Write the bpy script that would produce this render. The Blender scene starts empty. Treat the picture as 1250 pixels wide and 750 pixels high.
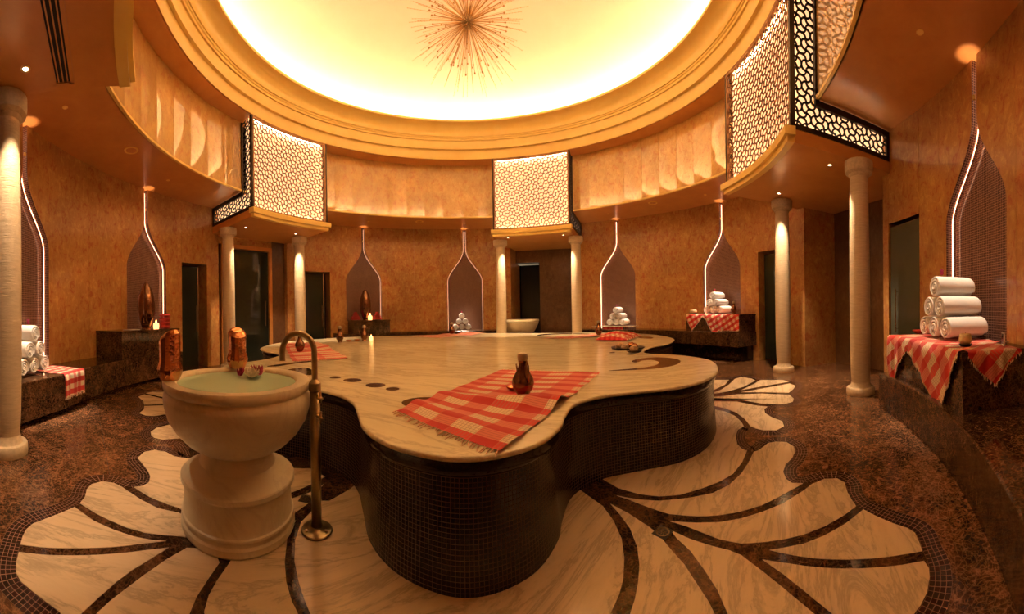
import bpy, bmesh, math, random
from mathutils import Vector, Matrix, noise
random.seed(7)
scene = bpy.context.scene
COL = scene.collection
PI = math.pi
R_ = math.radians

# ------------------------------------------------------------------ camera
# the photograph is a stitched cylindrical panorama, so the camera is one too
FPX = 402.0
cd = bpy.data.cameras.new('camera')
cam = bpy.data.objects.new('camera', cd)
COL.objects.link(cam)
scene.camera = cam
cd.type = 'PANO'
cd.panorama_type = 'CENTRAL_CYLINDRICAL'
cd.central_cylindrical_range_u_min = -625 / FPX
cd.central_cylindrical_range_u_max = 625 / FPX
cd.central_cylindrical_range_v_min = -370 / FPX
cd.central_cylindrical_range_v_max = 380 / FPX
cd.central_cylindrical_radius = 1.0
cd.clip_start = 0.02
CAM = Vector((.67, -5.57, 1.45))
cam.matrix_world = Matrix.Translation(CAM) @ Matrix.Rotation(PI / 2, 4, 'X') @ Matrix.Rotation(-.017, 4, 'Z')

# ------------------------------------------------------------------ world, exposure
w = bpy.data.worlds.new('world')
scene.world = w
w.use_nodes = True
w.node_tree.nodes['Background'].inputs[0].default_value = (1, .6, .3, 1)
w.node_tree.nodes['Background'].inputs[1].default_value = 0.0
scene.view_settings.view_transform = 'Standard'
scene.view_settings.look = 'None'
scene.view_settings.gamma = 1
scene.view_settings.exposure = 0.52
COVE_E = 46.0          # strength of the hidden cove strip round the dome
SCREEN_E = .85         # strength of the backlit diffuser behind the lattices
STRIP_E = 15.0         # fluorescent strips inside the lattice boxes
LED_E = 7.0           # strips inside the bottle niches
SPOT_W = 340.0          # downlights beside the columns
WARM = (1.0, .62, .27)
WARM2 = (1.0, .80, .56)
COPPERL = (1.0, .46, .25)

# ------------------------------------------------------------------ helpers
def P(a, r, z=0.0):
    a = R_(a)
    return Vector((r * math.sin(a), r * math.cos(a), z))

def setp(o, label=None, cat=None, group=None, kind=None):
    if label: o['label'] = label
    if cat: o['category'] = cat
    if group: o['group'] = group
    if kind: o['kind'] = kind
    return o

def thing(name, label=None, cat=None, loc=(0, 0, 0), rz=0.0, group=None, kind=None):
    o = bpy.data.objects.new(name, None)
    COL.objects.link(o)
    o.location = loc
    o.rotation_euler = (0, 0, rz)
    o.empty_display_size = .1
    return setp(o, label, cat, group, kind)

def link(name, me, mat=None, parent=None, smooth=False, kind=None, loc=None, rz=None):
    o = bpy.data.objects.new(name, me)
    COL.objects.link(o)
    if mat and not me.materials: me.materials.append(mat)
    if parent: o.parent = parent
    if smooth:
        for p in me.polygons: p.use_smooth = True
    if kind: o['kind'] = kind
    if loc is not None: o.location = loc
    if rz is not None: o.rotation_euler = (0, 0, rz)
    return o

def mesh(verts, faces, uvs=None, name='m'):
    me = bpy.data.meshes.new(name)
    me.from_pydata([tuple(v) for v in verts], [], faces)
    if uvs is not None:
        uvl = me.uv_layers.new(name='UVMap')
        for lp in me.loops:
            uvl.data[lp.index].uv = uvs[lp.vertex_index]
    me.validate()
    me.update()
    return me

class MB:
    """collects shapes that become ONE mesh"""
    def __init__(s): s.v = []; s.f = []; s.uv = []
    def add(s, v, f, uv=None):
        n = len(s.v)
        s.v += [Vector(x) for x in v]
        s.f += [tuple(i + n for i in q) for q in f]
        s.uv += list(uv) if uv else [(x[0], x[1]) for x in v]
    def box(s, c, d, rz=0.0, ry=0.0):
        M = Matrix.Translation(c) @ Matrix.Rotation(rz, 4, 'Z') @ Matrix.Rotation(ry, 4, 'Y')
        x, y, z = d[0] / 2, d[1] / 2, d[2] / 2
        v = [M @ Vector(q) for q in ((-x,-y,-z),(x,-y,-z),(x,y,-z),(-x,y,-z),(-x,-y,z),(x,-y,z),(x,y,z),(-x,y,z))]
        s.add(v, [(0,3,2,1),(4,5,6,7),(0,1,5,4),(1,2,6,5),(2,3,7,6),(3,0,4,7)])
    def lathe(s, prof, seg=32, c=(0, 0, 0), M=None):
        c = Vector(c); v = []; f = []; uv = []
        n = len(prof)
        for i in range(seg + 1):
            a = 2 * PI * i / seg
            for r, z in prof:
                q = Vector((r * math.cos(a), r * math.sin(a), z))
                if M: q = M @ q
                v.append(q + c); uv.append((a * .1, z))
        for i in range(seg):
            for j in range(n - 1):
                f.append((i * n + j, (i + 1) * n + j, (i + 1) * n + j + 1, i * n + j + 1))
        s.add(v, f, uv)
    def tube(s, pts, rad, seg=10, cap=True):
        pts = [Vector(p) for p in pts]
        n = len(pts)
        rad = rad if isinstance(rad, (list, tuple)) else [rad] * n
        v = []; f = []
        t0 = (pts[1] - pts[0]).normalized()
        up = Vector((0, 0, 1)) if abs(t0.z) < .9 else Vector((1, 0, 0))
        x = t0.cross(up).normalized()
        for i in range(n):
            t = (pts[min(i + 1, n - 1)] - pts[max(i - 1, 0)]).normalized()
            x = (x - t * x.dot(t)).normalized()
            y = t.cross(x)
            for k in range(seg):
                a = 2 * PI * k / seg
                v.append(pts[i] + (x * math.cos(a) + y * math.sin(a)) * rad[i])
        for i in range(n - 1):
            for k in range(seg):
                k2 = (k + 1) % seg
                f.append((i * seg + k, i * seg + k2, (i + 1) * seg + k2, (i + 1) * seg + k))
        if cap:
            f.append(tuple(reversed(range(seg)))); f.append(tuple(range((n - 1) * seg, n * seg)))
        s.add(v, f)
    def arcbox(s, a0, a1, r0, r1, z0, z1, n=None):
        """closed block between two angles (degrees), radii and heights"""
        n = n or max(1, int(abs(a1 - a0) / 2))
        v = []; f = []; uv = []
        for i in range(n + 1):
            a = a0 + (a1 - a0) * i / n
            for r, z in ((r0, z0), (r1, z0), (r1, z1), (r0, z1)):
                v.append(P(a, r, z)); uv.append((R_(a) * r0, z))
        for i in range(n):
            b = i * 4; c = b + 4
            for k in range(4):
                k2 = (k + 1) % 4
                f.append((b + k, c + k, c + k2, b + k2))
        f.append((0, 1, 2, 3)); e = n * 4; f.append((e + 3, e + 2, e + 1, e))
        s.add(v, f, uv)
    def build(s, name, mat=None, parent=None, smooth=False, kind=None, loc=None, rz=None):
        return link(name, mesh(s.v, s.f, s.uv, name), mat, parent, smooth, kind, loc, rz)

def autosmooth(o, ang=35):
    me = o.data
    for p in me.polygons: p.use_smooth = True
    try: me.set_sharp_from_angle(angle=R_(ang))
    except Exception: pass
    return o

def lathe_obj(name, prof, mat, parent=None, seg=32, c=(0, 0, 0), ang=35):
    m = MB(); m.lathe(prof, seg, c)
    o = m.build(name, mat, parent)
    bm = bmesh.new(); bm.from_mesh(o.data)
    bmesh.ops.remove_doubles(bm, verts=bm.verts, dist=1e-5)
    bmesh.ops.recalc_face_normals(bm, faces=bm.faces)
    bm.to_mesh(o.data); bm.free()
    return autosmooth(o, ang)

def prism(poly, z0, z1, bevel=0.0):
    """MB-style polygon slab: top face, sides"""
    n = len(poly)
    v = [(x, y, z0) for x, y in poly] + [(x, y, z1) for x, y in poly]
    f = [tuple(range(n, 2 * n))] + [(i, (i + 1) % n, (i + 1) % n + n, i + n) for i in range(n)]
    return v, f

def area(poly):
    return .5 * sum(poly[i][0] * poly[(i + 1) % len(poly)][1] - poly[(i + 1) % len(poly)][0] * poly[i][1] for i in range(len(poly)))

def catmull(pts, k=6, closed=True):
    n = len(pts); out = []
    rng = range(n) if closed else range(n - 1)
    for i in rng:
        g = (lambda j: pts[j % n]) if closed else (lambda j: pts[max(0, min(n - 1, j))])
        p0, p1, p2, p3 = [Vector(g(i + d)) for d in (-1, 0, 1, 2)]
        for q in range(k):
            t = q / k
            out.append(.5 * ((2 * p1) + (p2 - p0) * t + (2 * p0 - 5 * p1 + 4 * p2 - p3) * t * t + (3 * p1 - p0 - 3 * p2 + p3) * t ** 3))
    if not closed: out.append(Vector(pts[-1]))
    return out

def copy_tree(o, parent=None):
    c = o.copy(); COL.objects.link(c)
    if parent: c.parent = parent
    for ch in list(o.children): copy_tree(ch, c)
    return c

# ------------------------------------------------------------------ materials
class NT:
    def __init__(s, name):
        s.m = bpy.data.materials.new(name); s.m.use_nodes = True
        s.t = s.m.node_tree; s.b = s.t.nodes['Principled BSDF']
    def n(s, typ, **kw):
        nd = s.t.nodes.new(typ)
        for k, v in kw.items(): setattr(nd, k, v)
        return nd
    def l(s, a, b): s.t.links.new(a, b)
    def coord(s, which='Object', scale=(1, 1, 1)):
        tc = s.n('ShaderNodeTexCoord'); mp = s.n('ShaderNodeMapping')
        mp.inputs['Scale'].default_value = scale
        s.l(tc.outputs[which], mp.inputs[0]); return mp.outputs[0]
    def geo(s, scale=(1, 1, 1)):
        g = s.n('ShaderNodeNewGeometry'); mp = s.n('ShaderNodeMapping')
        mp.inputs['Scale'].default_value = scale
        s.l(g.outputs['Position'], mp.inputs[0]); return mp.outputs[0]
    def noise(s, vec, scale, detail=5, rough=.6, dist=0):
        nd = s.n('ShaderNodeTexNoise')
        nd.inputs['Scale'].default_value = scale; nd.inputs['Detail'].default_value = detail
        nd.inputs['Roughness'].default_value = rough; nd.inputs['Distortion'].default_value = dist
        s.l(vec, nd.inputs['Vector']); return nd.outputs['Fac']
    def ramp(s, fac, stops, interp='LINEAR'):
        nd = s.n('ShaderNodeValToRGB'); cr = nd.color_ramp; cr.interpolation = interp
        while len(cr.elements) > 1: cr.elements.remove(cr.elements[-1])
        cr.elements[0].position = stops[0][0]; cr.elements[0].color = (*stops[0][1], 1)
        for p, c in stops[1:]:
            e = cr.elements.new(p); e.color = (*c, 1)
        s.l(fac, nd.inputs[0]); return nd.outputs[0]
    def mix(s, fac, a, b, mode='MIX'):
        nd = s.n('ShaderNodeMix', data_type='RGBA', blend_type=mode)
        for sock, v in ((nd.inputs[0], fac), (nd.inputs[6], a), (nd.inputs[7], b)):
            if isinstance(v, (int, float)): sock.default_value = v
            elif isinstance(v, tuple): sock.default_value = (*v, 1)
            else: s.l(v, sock)
        return nd.outputs[2]
    def math(s, op, a, b=0.0):
        nd = s.n('ShaderNodeMath', operation=op)
        for sock, v in ((nd.inputs[0], a), (nd.inputs[1], b)):
            if isinstance(v, (int, float)): sock.default_value = v
            else: s.l(v, sock)
        return nd.outputs[0]
    def bump(s, h, strength=.3, dist=.01):
        nd = s.n('ShaderNodeBump'); nd.inputs['Strength'].default_value = strength
        nd.inputs['Distance'].default_value = dist
        s.l(h, nd.inputs['Height']); s.l(nd.outputs[0], s.b.inputs['Normal'])
    def set(s, color=None, rough=None, metal=None, **kw):
        if color is not None:
            if isinstance(color, tuple): s.b.inputs['Base Color'].default_value = (*color, 1)
            else: s.l(color, s.b.inputs['Base Color'])
        if rough is not None:
            if isinstance(rough, (int, float)): s.b.inputs['Roughness'].default_value = rough
            else: s.l(rough, s.b.inputs['Roughness'])
        if metal is not None: s.b.inputs['Metallic'].default_value = metal
        for k, v in kw.items(): s.b.inputs[k].default_value = v
        return s.m

def simple(name, color, rough=.5, metal=0.0, nscale=30, var=.15, bump=.0, **kw):
    t = NT(name)
    f = t.noise(t.geo(), nscale, 4)
    c = t.ramp(f, [(.3, tuple(x * (1 - var) for x in color)), (.7, tuple(min(1, x * (1 + var)) for x in color))])
    if bump: t.bump(f, bump, .004)
    return t.set(c, rough, metal, **kw)

def emit(name, color, strength):
    t = NT(name)
    return t.set((0, 0, 0), 1.0, **{'Emission Color': (*color, 1), 'Emission Strength': strength})

def stucco(name, base, red, light, rough=.3, coat=.3, crough=.08):
    t = NT(name)
    g = t.geo()
    big = t.noise(g, .7, 3, .6, .6)
    mid = t.noise(t.geo((1, 1, .7)), 7.5, 7, .75, .8)
    fine = t.noise(t.geo((1, 1, .45)), 22, 5, .75)
    c = t.ramp(mid, [(.41, red), (.46, base), (.54, base), (.60, light)])
    c2 = t.ramp(fine, [(.35, tuple(x * .72 for x in base)), (.62, light)])
    c = t.mix(.28, c, c2)
    d = t.ramp(big, [(.3, (.72, .70, .68)), (.7, (1.12, 1.1, 1.05))])
    c = t.mix(1.0, c, d, 'MULTIPLY')
    t.bump(mid, .12, .01)
    t.set(c, t.math('MULTIPLY_ADD', fine, .25) if False else rough)
    t.b.inputs['Coat Weight'].default_value = coat; t.b.inputs['Coat Roughness'].default_value = crough; t.b.inputs['Coat IOR'].default_value = 1.75 if coat > .9 else 1.5
    return t.m

M_WALL = stucco('orange_stucco', (.52, .25, .080), (.42, .085, .03), (.66, .40, .135))
M_FACE = stucco('gold_stucco', (.72, .42, .125), (.64, .25, .07), (.80, .52, .18), .3, 1.0, .03)
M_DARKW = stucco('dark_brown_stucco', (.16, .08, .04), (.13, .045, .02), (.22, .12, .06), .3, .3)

def plaster(name, c0, c1, rough, coat=0.0):
    t = NT(name); g = t.geo()
    f = t.noise(g, 2.2, 6, .65, .4); f2 = t.noise(g, 30, 3)
    t.bump(f2, .05, .003)
    t.set(t.ramp(f, [(.3, c0), (.7, c1)]), rough)
    t.b.inputs['Coat Weight'].default_value = coat; t.b.inputs['Coat Roughness'].default_value = .15
    return t.m
M_SOFF = plaster('copper_gold_plaster', (.62, .26, .07), (.72, .34, .10), .34, .3)
M_GOLD = plaster('gold_plaster', (.92, .63, .17), (.96, .70, .22), .38, .2)
M_DOME = plaster('dome_plaster', (.92, .80, .60), (.94, .83, .64), .8)

def emperador(name, dark=1.0, rough=.13):
    t = NT(name); g = t.geo()
    dn = t.n('ShaderNodeTexNoise'); dn.inputs['Scale'].default_value = 3.0; dn.inputs['Detail'].default_value = 6
    t.l(g, dn.inputs['Vector'])
    ad = t.n('ShaderNodeVectorMath', operation='MULTIPLY_ADD')
    t.l(dn.outputs['Color'], ad.inputs[0]); ad.inputs[1].default_value = (.35, .35, .35); t.l(g, ad.inputs[2])
    def vein(sc, w):
        v = t.n('ShaderNodeTexVoronoi', feature='DISTANCE_TO_EDGE'); v.inputs['Scale'].default_value = sc
        t.l(ad.outputs[0], v.inputs['Vector'])
        return t.ramp(v.outputs['Distance'], [(0, (1, 1, 1)), (w * .4, (.35,) * 3), (w, (0, 0, 0))])
    v1 = vein(5.5, .035); v2 = vein(26, .12)
    patch = t.noise(g, 2.6, 6, .7, .8); fine = t.noise(g, 17, 6, .78, 1.4)
    base = t.ramp(patch, [(.40, (.016, .008, .004)), (.50, (.07, .030, .014)), (.60, (.22, .095, .042))])
    base = t.mix(.55, base, t.ramp(fine, [(.40, (.010, .006, .004)), (.52, (.09, .036, .016)), (.64, (.48, .21, .10))]))
    vc = (.42, .23, .11)
    m1 = t.math('MULTIPLY', v1, t.math('MULTIPLY', fine, .45))
    m2 = t.math('MULTIPLY', t.math('MULTIPLY', v2, patch), 1.0)
    c = t.mix(m2, base, vc); c = t.mix(m1, c, (.50, .30, .16))
    if dark != 1.0: c = t.mix(1.0, c, (dark,) * 3, 'MULTIPLY')
    return t.set(c, rough)
M_EMP = emperador('dark_emperador_marble', .95, .16)
M_EMPS = emperador('polished_brown_marble', .55, .10)
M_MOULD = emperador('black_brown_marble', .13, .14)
M_VEIN = emperador('inlay_brown_marble', .48, .10)

def white_marble(name, c0, c1, grey, rough, sc=(1.2, .35, 1), rot=.5):
    t = NT(name)
    g = t.n('ShaderNodeNewGeometry'); mp = t.n('ShaderNodeMapping')
    mp.inputs['Scale'].default_value = sc; mp.inputs['Rotation'].default_value = (0, 0, rot)
    vr = t.n('ShaderNodeVectorRotate'); vr.inputs['Angle'].default_value = rot
    t.l(g.outputs['Position'], vr.inputs['Vector'])
    mp.inputs['Rotation'].default_value = (0, 0, 0)
    t.l(vr.outputs[0], mp.inputs[0]); v = mp.outputs[0]
    a = t.noise(v, 2.4, 7, .68, .9); b = t.noise(v, 7, 6, .7, .5)
    c = t.ramp(b, [(.3, c0), (.7, c1)])
    vein = t.ramp(a, [(.44, (0, 0, 0)), (.495, (.75,) * 3), (.52, (.2,) * 3), (.57, (0, 0, 0))])
    pat = t.ramp(b, [(.62, (0, 0, 0)), (.78, (.55,) * 3)])
    c = t.mix(t.math('MULTIPLY', vein, .7), c, grey)
    c = t.mix(t.math('MULTIPLY', pat, .6), c, grey)
    return t.set(c, rough)
M_PETAL = white_marble('cream_floor_marble', (.70, .54, .35), (.78, .62, .42), (.28, .22, .15), .14, (1.6, .35, 1), .75)
M_SLAB = white_marble('cream_slab_marble', (.82, .74, .50), (.89, .82, .58), (.47, .39, .24), .20, (.35, 1.7, 1), .25)
M_BASIN = white_marble('basin_marble', (.74, .65, .45), (.79, .70, .50), (.62, .51, .35), .28, (1, 1, .6), .2)

def mosaic(name, pitch, c0, c1, grout, rough=.12, gw=.09):
    t = NT(name)
    tc = t.n('ShaderNodeTexCoord'); br = t.n('ShaderNodeTexBrick', offset=0.0, squash=1.0)
    t.l(tc.outputs['UV'], br.inputs['Vector'])
    br.inputs['Color1'].default_value = (*c0, 1); br.inputs['Color2'].default_value = (*c1, 1)
    br.inputs['Mortar'].default_value = (*grout, 1); br.inputs['Scale'].default_value = 1.0
    br.inputs['Brick Width'].default_value = pitch; br.inputs['Row Height'].default_value = pitch
    br.inputs['Mortar Size'].default_value = pitch * gw; br.inputs['Mortar Smooth'].default_value = .1
    inv = t.math('SUBTRACT', 1.0, br.outputs['Fac'])
    t.bump(inv, .5, .002)
    rr = t.math('MULTIPLY_ADD', br.outputs['Fac'], .5); 
    rr.node.inputs[2].default_value = rough
    return t.set(br.outputs['Color'], rr)
M_MSLAB = mosaic('black_glass_mosaic', .026, (.008, .005, .004), (.020, .011, .007), (.16, .10, .05), .24, .055)
M_MNICHE = mosaic('plum_glass_mosaic', .032, (.075, .034, .028), (.14, .065, .05), (.48, .28, .18), .16, .07)
M_MFLOOR = mosaic('oxblood_mosaic', .030, (.022, .008, .006), (.045, .014, .010), (.26, .14, .08), .15, .06)

def plaid(name, pu=.42, pv=.20, du=.46, dv=.48, cream=(.80, .64, .44), red=(.62, .010, .010), lines=True):
    t = NT(name)
    tc = t.n('ShaderNodeTexCoord'); sp = t.n('ShaderNodeSeparateXYZ'); t.l(tc.outputs['UV'], sp.inputs[0])
    def band(s_, p, d, off=.0):
        fr = t.math('FRACT', t.math('DIVIDE', t.math('ADD', s_, off + 50 * p), p))
        return t.math('LESS_THAN', fr, d), fr
    bu, fu = band(sp.outputs[0], pu, du, .05); bv, fv = band(sp.outputs[1], pv, dv, .02)
    s_ = t.math('ADD', bu, bv)
    pink = tuple(cream[i] * .28 + red[i] * .72 for i in range(3))
    c = t.mix(bv, cream, tuple(cream[i] * .05 + red[i] * .95 for i in range(3)))
    c = t.mix(t.math('MULTIPLY', bu, bv), c, tuple(x * .8 for x in red))
    c = t.mix(t.math('MULTIPLY', bu, t.math('SUBTRACT', 1.0, bv)), c, pink)
    if lines:
        lu, _ = band(sp.outputs[0], pu / 14, .20); lv, _ = band(sp.outputs[1], pv / 9, .20)
        inc = t.math('MULTIPLY', t.math('SUBTRACT', 1.0, bu), lu)
        inc2 = t.math('MULTIPLY', t.math('SUBTRACT', 1.0, bv), lv); inc3 = t.math('MULTIPLY', t.math('MULTIPLY', bv, t.math('SUBTRACT', 1.0, bu)), lu)
        c = t.mix(t.math('MULTIPLY', inc3, .35), c, cream)
        ln = t.math('MULTIPLY', t.math('MAXIMUM', inc, inc2), .45)
        c = t.mix(ln, c, (.22, .03, .02))
    wv = t.noise(t.coord('UV'), 400, 2)
    t.bump(wv, .3, .001)
    t.b.inputs['Sheen Weight'].default_value = .2
    return t.set(c, .85)
M_PLAID = plaid('red_plaid_cotton')
M_PLAID2 = plaid('red_stripe_cotton', .5, .17, .25, .5)
M_PLAID3 = plaid('red_gingham_cotton', .15, .15, .5, .5, lines=False)
M_FRINGE = simple('cream_fringe', (.72, .48, .32), .9, nscale=60, var=.3)
M_TOWEL = simple('white_terry', (.84, .80, .74), .95, nscale=220, var=.06, bump=.5)
M_REDT = simple('red_terry', (.50, .035, .03), .85, nscale=90, var=.45, bump=.4)

def copper(name, color, rough, hammer=60, bs=.35, metal=1.0):
    t = NT(name)
    tc = t.coord('Object'); v = t.n('ShaderNodeTexVoronoi'); v.inputs['Scale'].default_value = hammer
    t.l(tc, v.inputs['Vector']); t.bump(v.outputs['Distance'], bs, .003)
    f = t.noise(tc, 14, 4)
    c = t.ramp(f, [(.3, tuple(x * .7 for x in color)), (.7, color)])
    return t.set(c, rough, metal)
M_COPPER = copper('hammered_copper', (.66, .28, .12), .19, 42, .6)
M_DCOPPER = copper('aged_dark_copper', (.27, .13, .07), .27, 34, .6)
M_SILVER = copper('tinned_metal', (.62, .52, .36), .3, 40, .1)
M_LANT = copper('smoked_copper_glass', (.26, .13, .07), .12, 90, .1)
M_BRONZE = simple('dark_bronze', (.035, .018, .009), .45, .4, nscale=20)
M_BRONZE2 = simple('lattice_bronze', (.34, .16, .06), .45, .5, nscale=20)
M_BRASS = simple('satin_brass', (.37, .29, .17), .32, 1.0, nscale=20)
M_CHROME = simple('satin_chrome', (.55, .45, .33), .25, 1.0)
M_BLACK = simple('black_void', (.004, .003, .003), .6)
M_GLASS = simple('dark_green_glass', (.018, .022, .016), .05, 0, coat=0) if False else None
t = NT('dark_green_glass'); M_GLASS = t.set((.022, .028, .020), .06)
t = NT('pale_door_glass'); M_GLASS2 = t.set((.085, .095, .070), .12)
M_PAPER = simple('white_paper', (.8, .76, .7), .7)
M_CAP = simple('carved_limestone', (.62, .50, .34), .6, nscale=25, bump=.2)
t = NT('ribbed_limestone')
gz = t.geo((2.2, 2.2, 1)); wv = t.noise(t.geo((6, 6, 42)), 1.0, 5, .7, .3)
t.bump(wv, .55, .012)
M_COLUMN = t.set(t.ramp(wv, [(.3, (.56, .44, .29)), (.7, (.70, .57, .40))]), .65)
M_DIFF = emit('backlit_diffuser', (1.0, .56, .27), SCREEN_E)
M_DIFF.node_tree.nodes['Principled BSDF'].inputs['Base Color'].default_value = (.85, .7, .5, 1)
M_STRIP = emit('fluorescent_strip', WARM2, STRIP_E)
M_COVE = emit('cove_strip', (1.0, .70, .42), COVE_E)
M_LED = emit('niche_led', COPPERL, LED_E)
M_LED2 = emit('niche_led_dim', COPPERL, LED_E * .22)
M_BULB = emit('downlight_bulb', (1.0, .85, .6), 12)
M_FLAME = emit('candle_glow', (1.0, .45, .13), 9)
M_WAX = simple('ivory_wax', (.80, .62, .36), .5)
M_WAX.node_tree.nodes['Principled BSDF'].inputs['Subsurface Weight'].default_value = .2
t = NT('pool_water')
t.b.inputs['Transmission Weight'].default_value = .0
wn = t.noise(t.geo(), 6, 3); t.bump(wn, .04, .01)
M_WATER = t.set((.58, .78, .56), .04)
M_PINK = simple('magenta_orchid', (.42, .02, .10), .6, nscale=80, var=.4)
M_PALE = simple('pale_orchid', (.85, .70, .55), .6)

# ================================================================== SETTING
AX = {'left': -75.3, 'back': 15.8, 'right': 105.2, 'front': -164.8}
RW, RG, RB = 6.85, 5.36, 4.90        # wall, gallery face, box front
ZG, ZB, ZT = 4.58, 3.83, 6.32        # gallery soffit, box soffit, ring soffit

# ---- floor: dark marble tiles with fine joints
floor = thing('floor', kind='structure')
m = MB(); m.lathe([(0, -.012), (8.9, -.012)], 64); m.build('floor_bed', M_BLACK, floor)
TS = 1.1
tb = bmesh.new(); bmesh.ops.create_cube(tb, size=1)
for v in tb.verts: v.co = Vector((v.co.x * (TS - .004), v.co.y * (TS - .004), v.co.z * .01 - .005))
tme = bpy.data.meshes.new('floor_tile'); tb.to_mesh(tme); tb.free(); tme.materials.append(M_EMP)
ca, sa = math.cos(R_(15)), math.sin(R_(15))
for i in range(-8, 9):
    for j in range(-8, 9):
        x, y = i * TS, j * TS
        if math.hypot(x, y) > 8.7: continue
        o = bpy.data.objects.new('floor_tile', tme); COL.objects.link(o)
        o.parent = floor; o.location = (x * ca + y * sa, -x * sa + y * ca, 0); o.rotation_euler = (0, 0, -R_(15))
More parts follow.
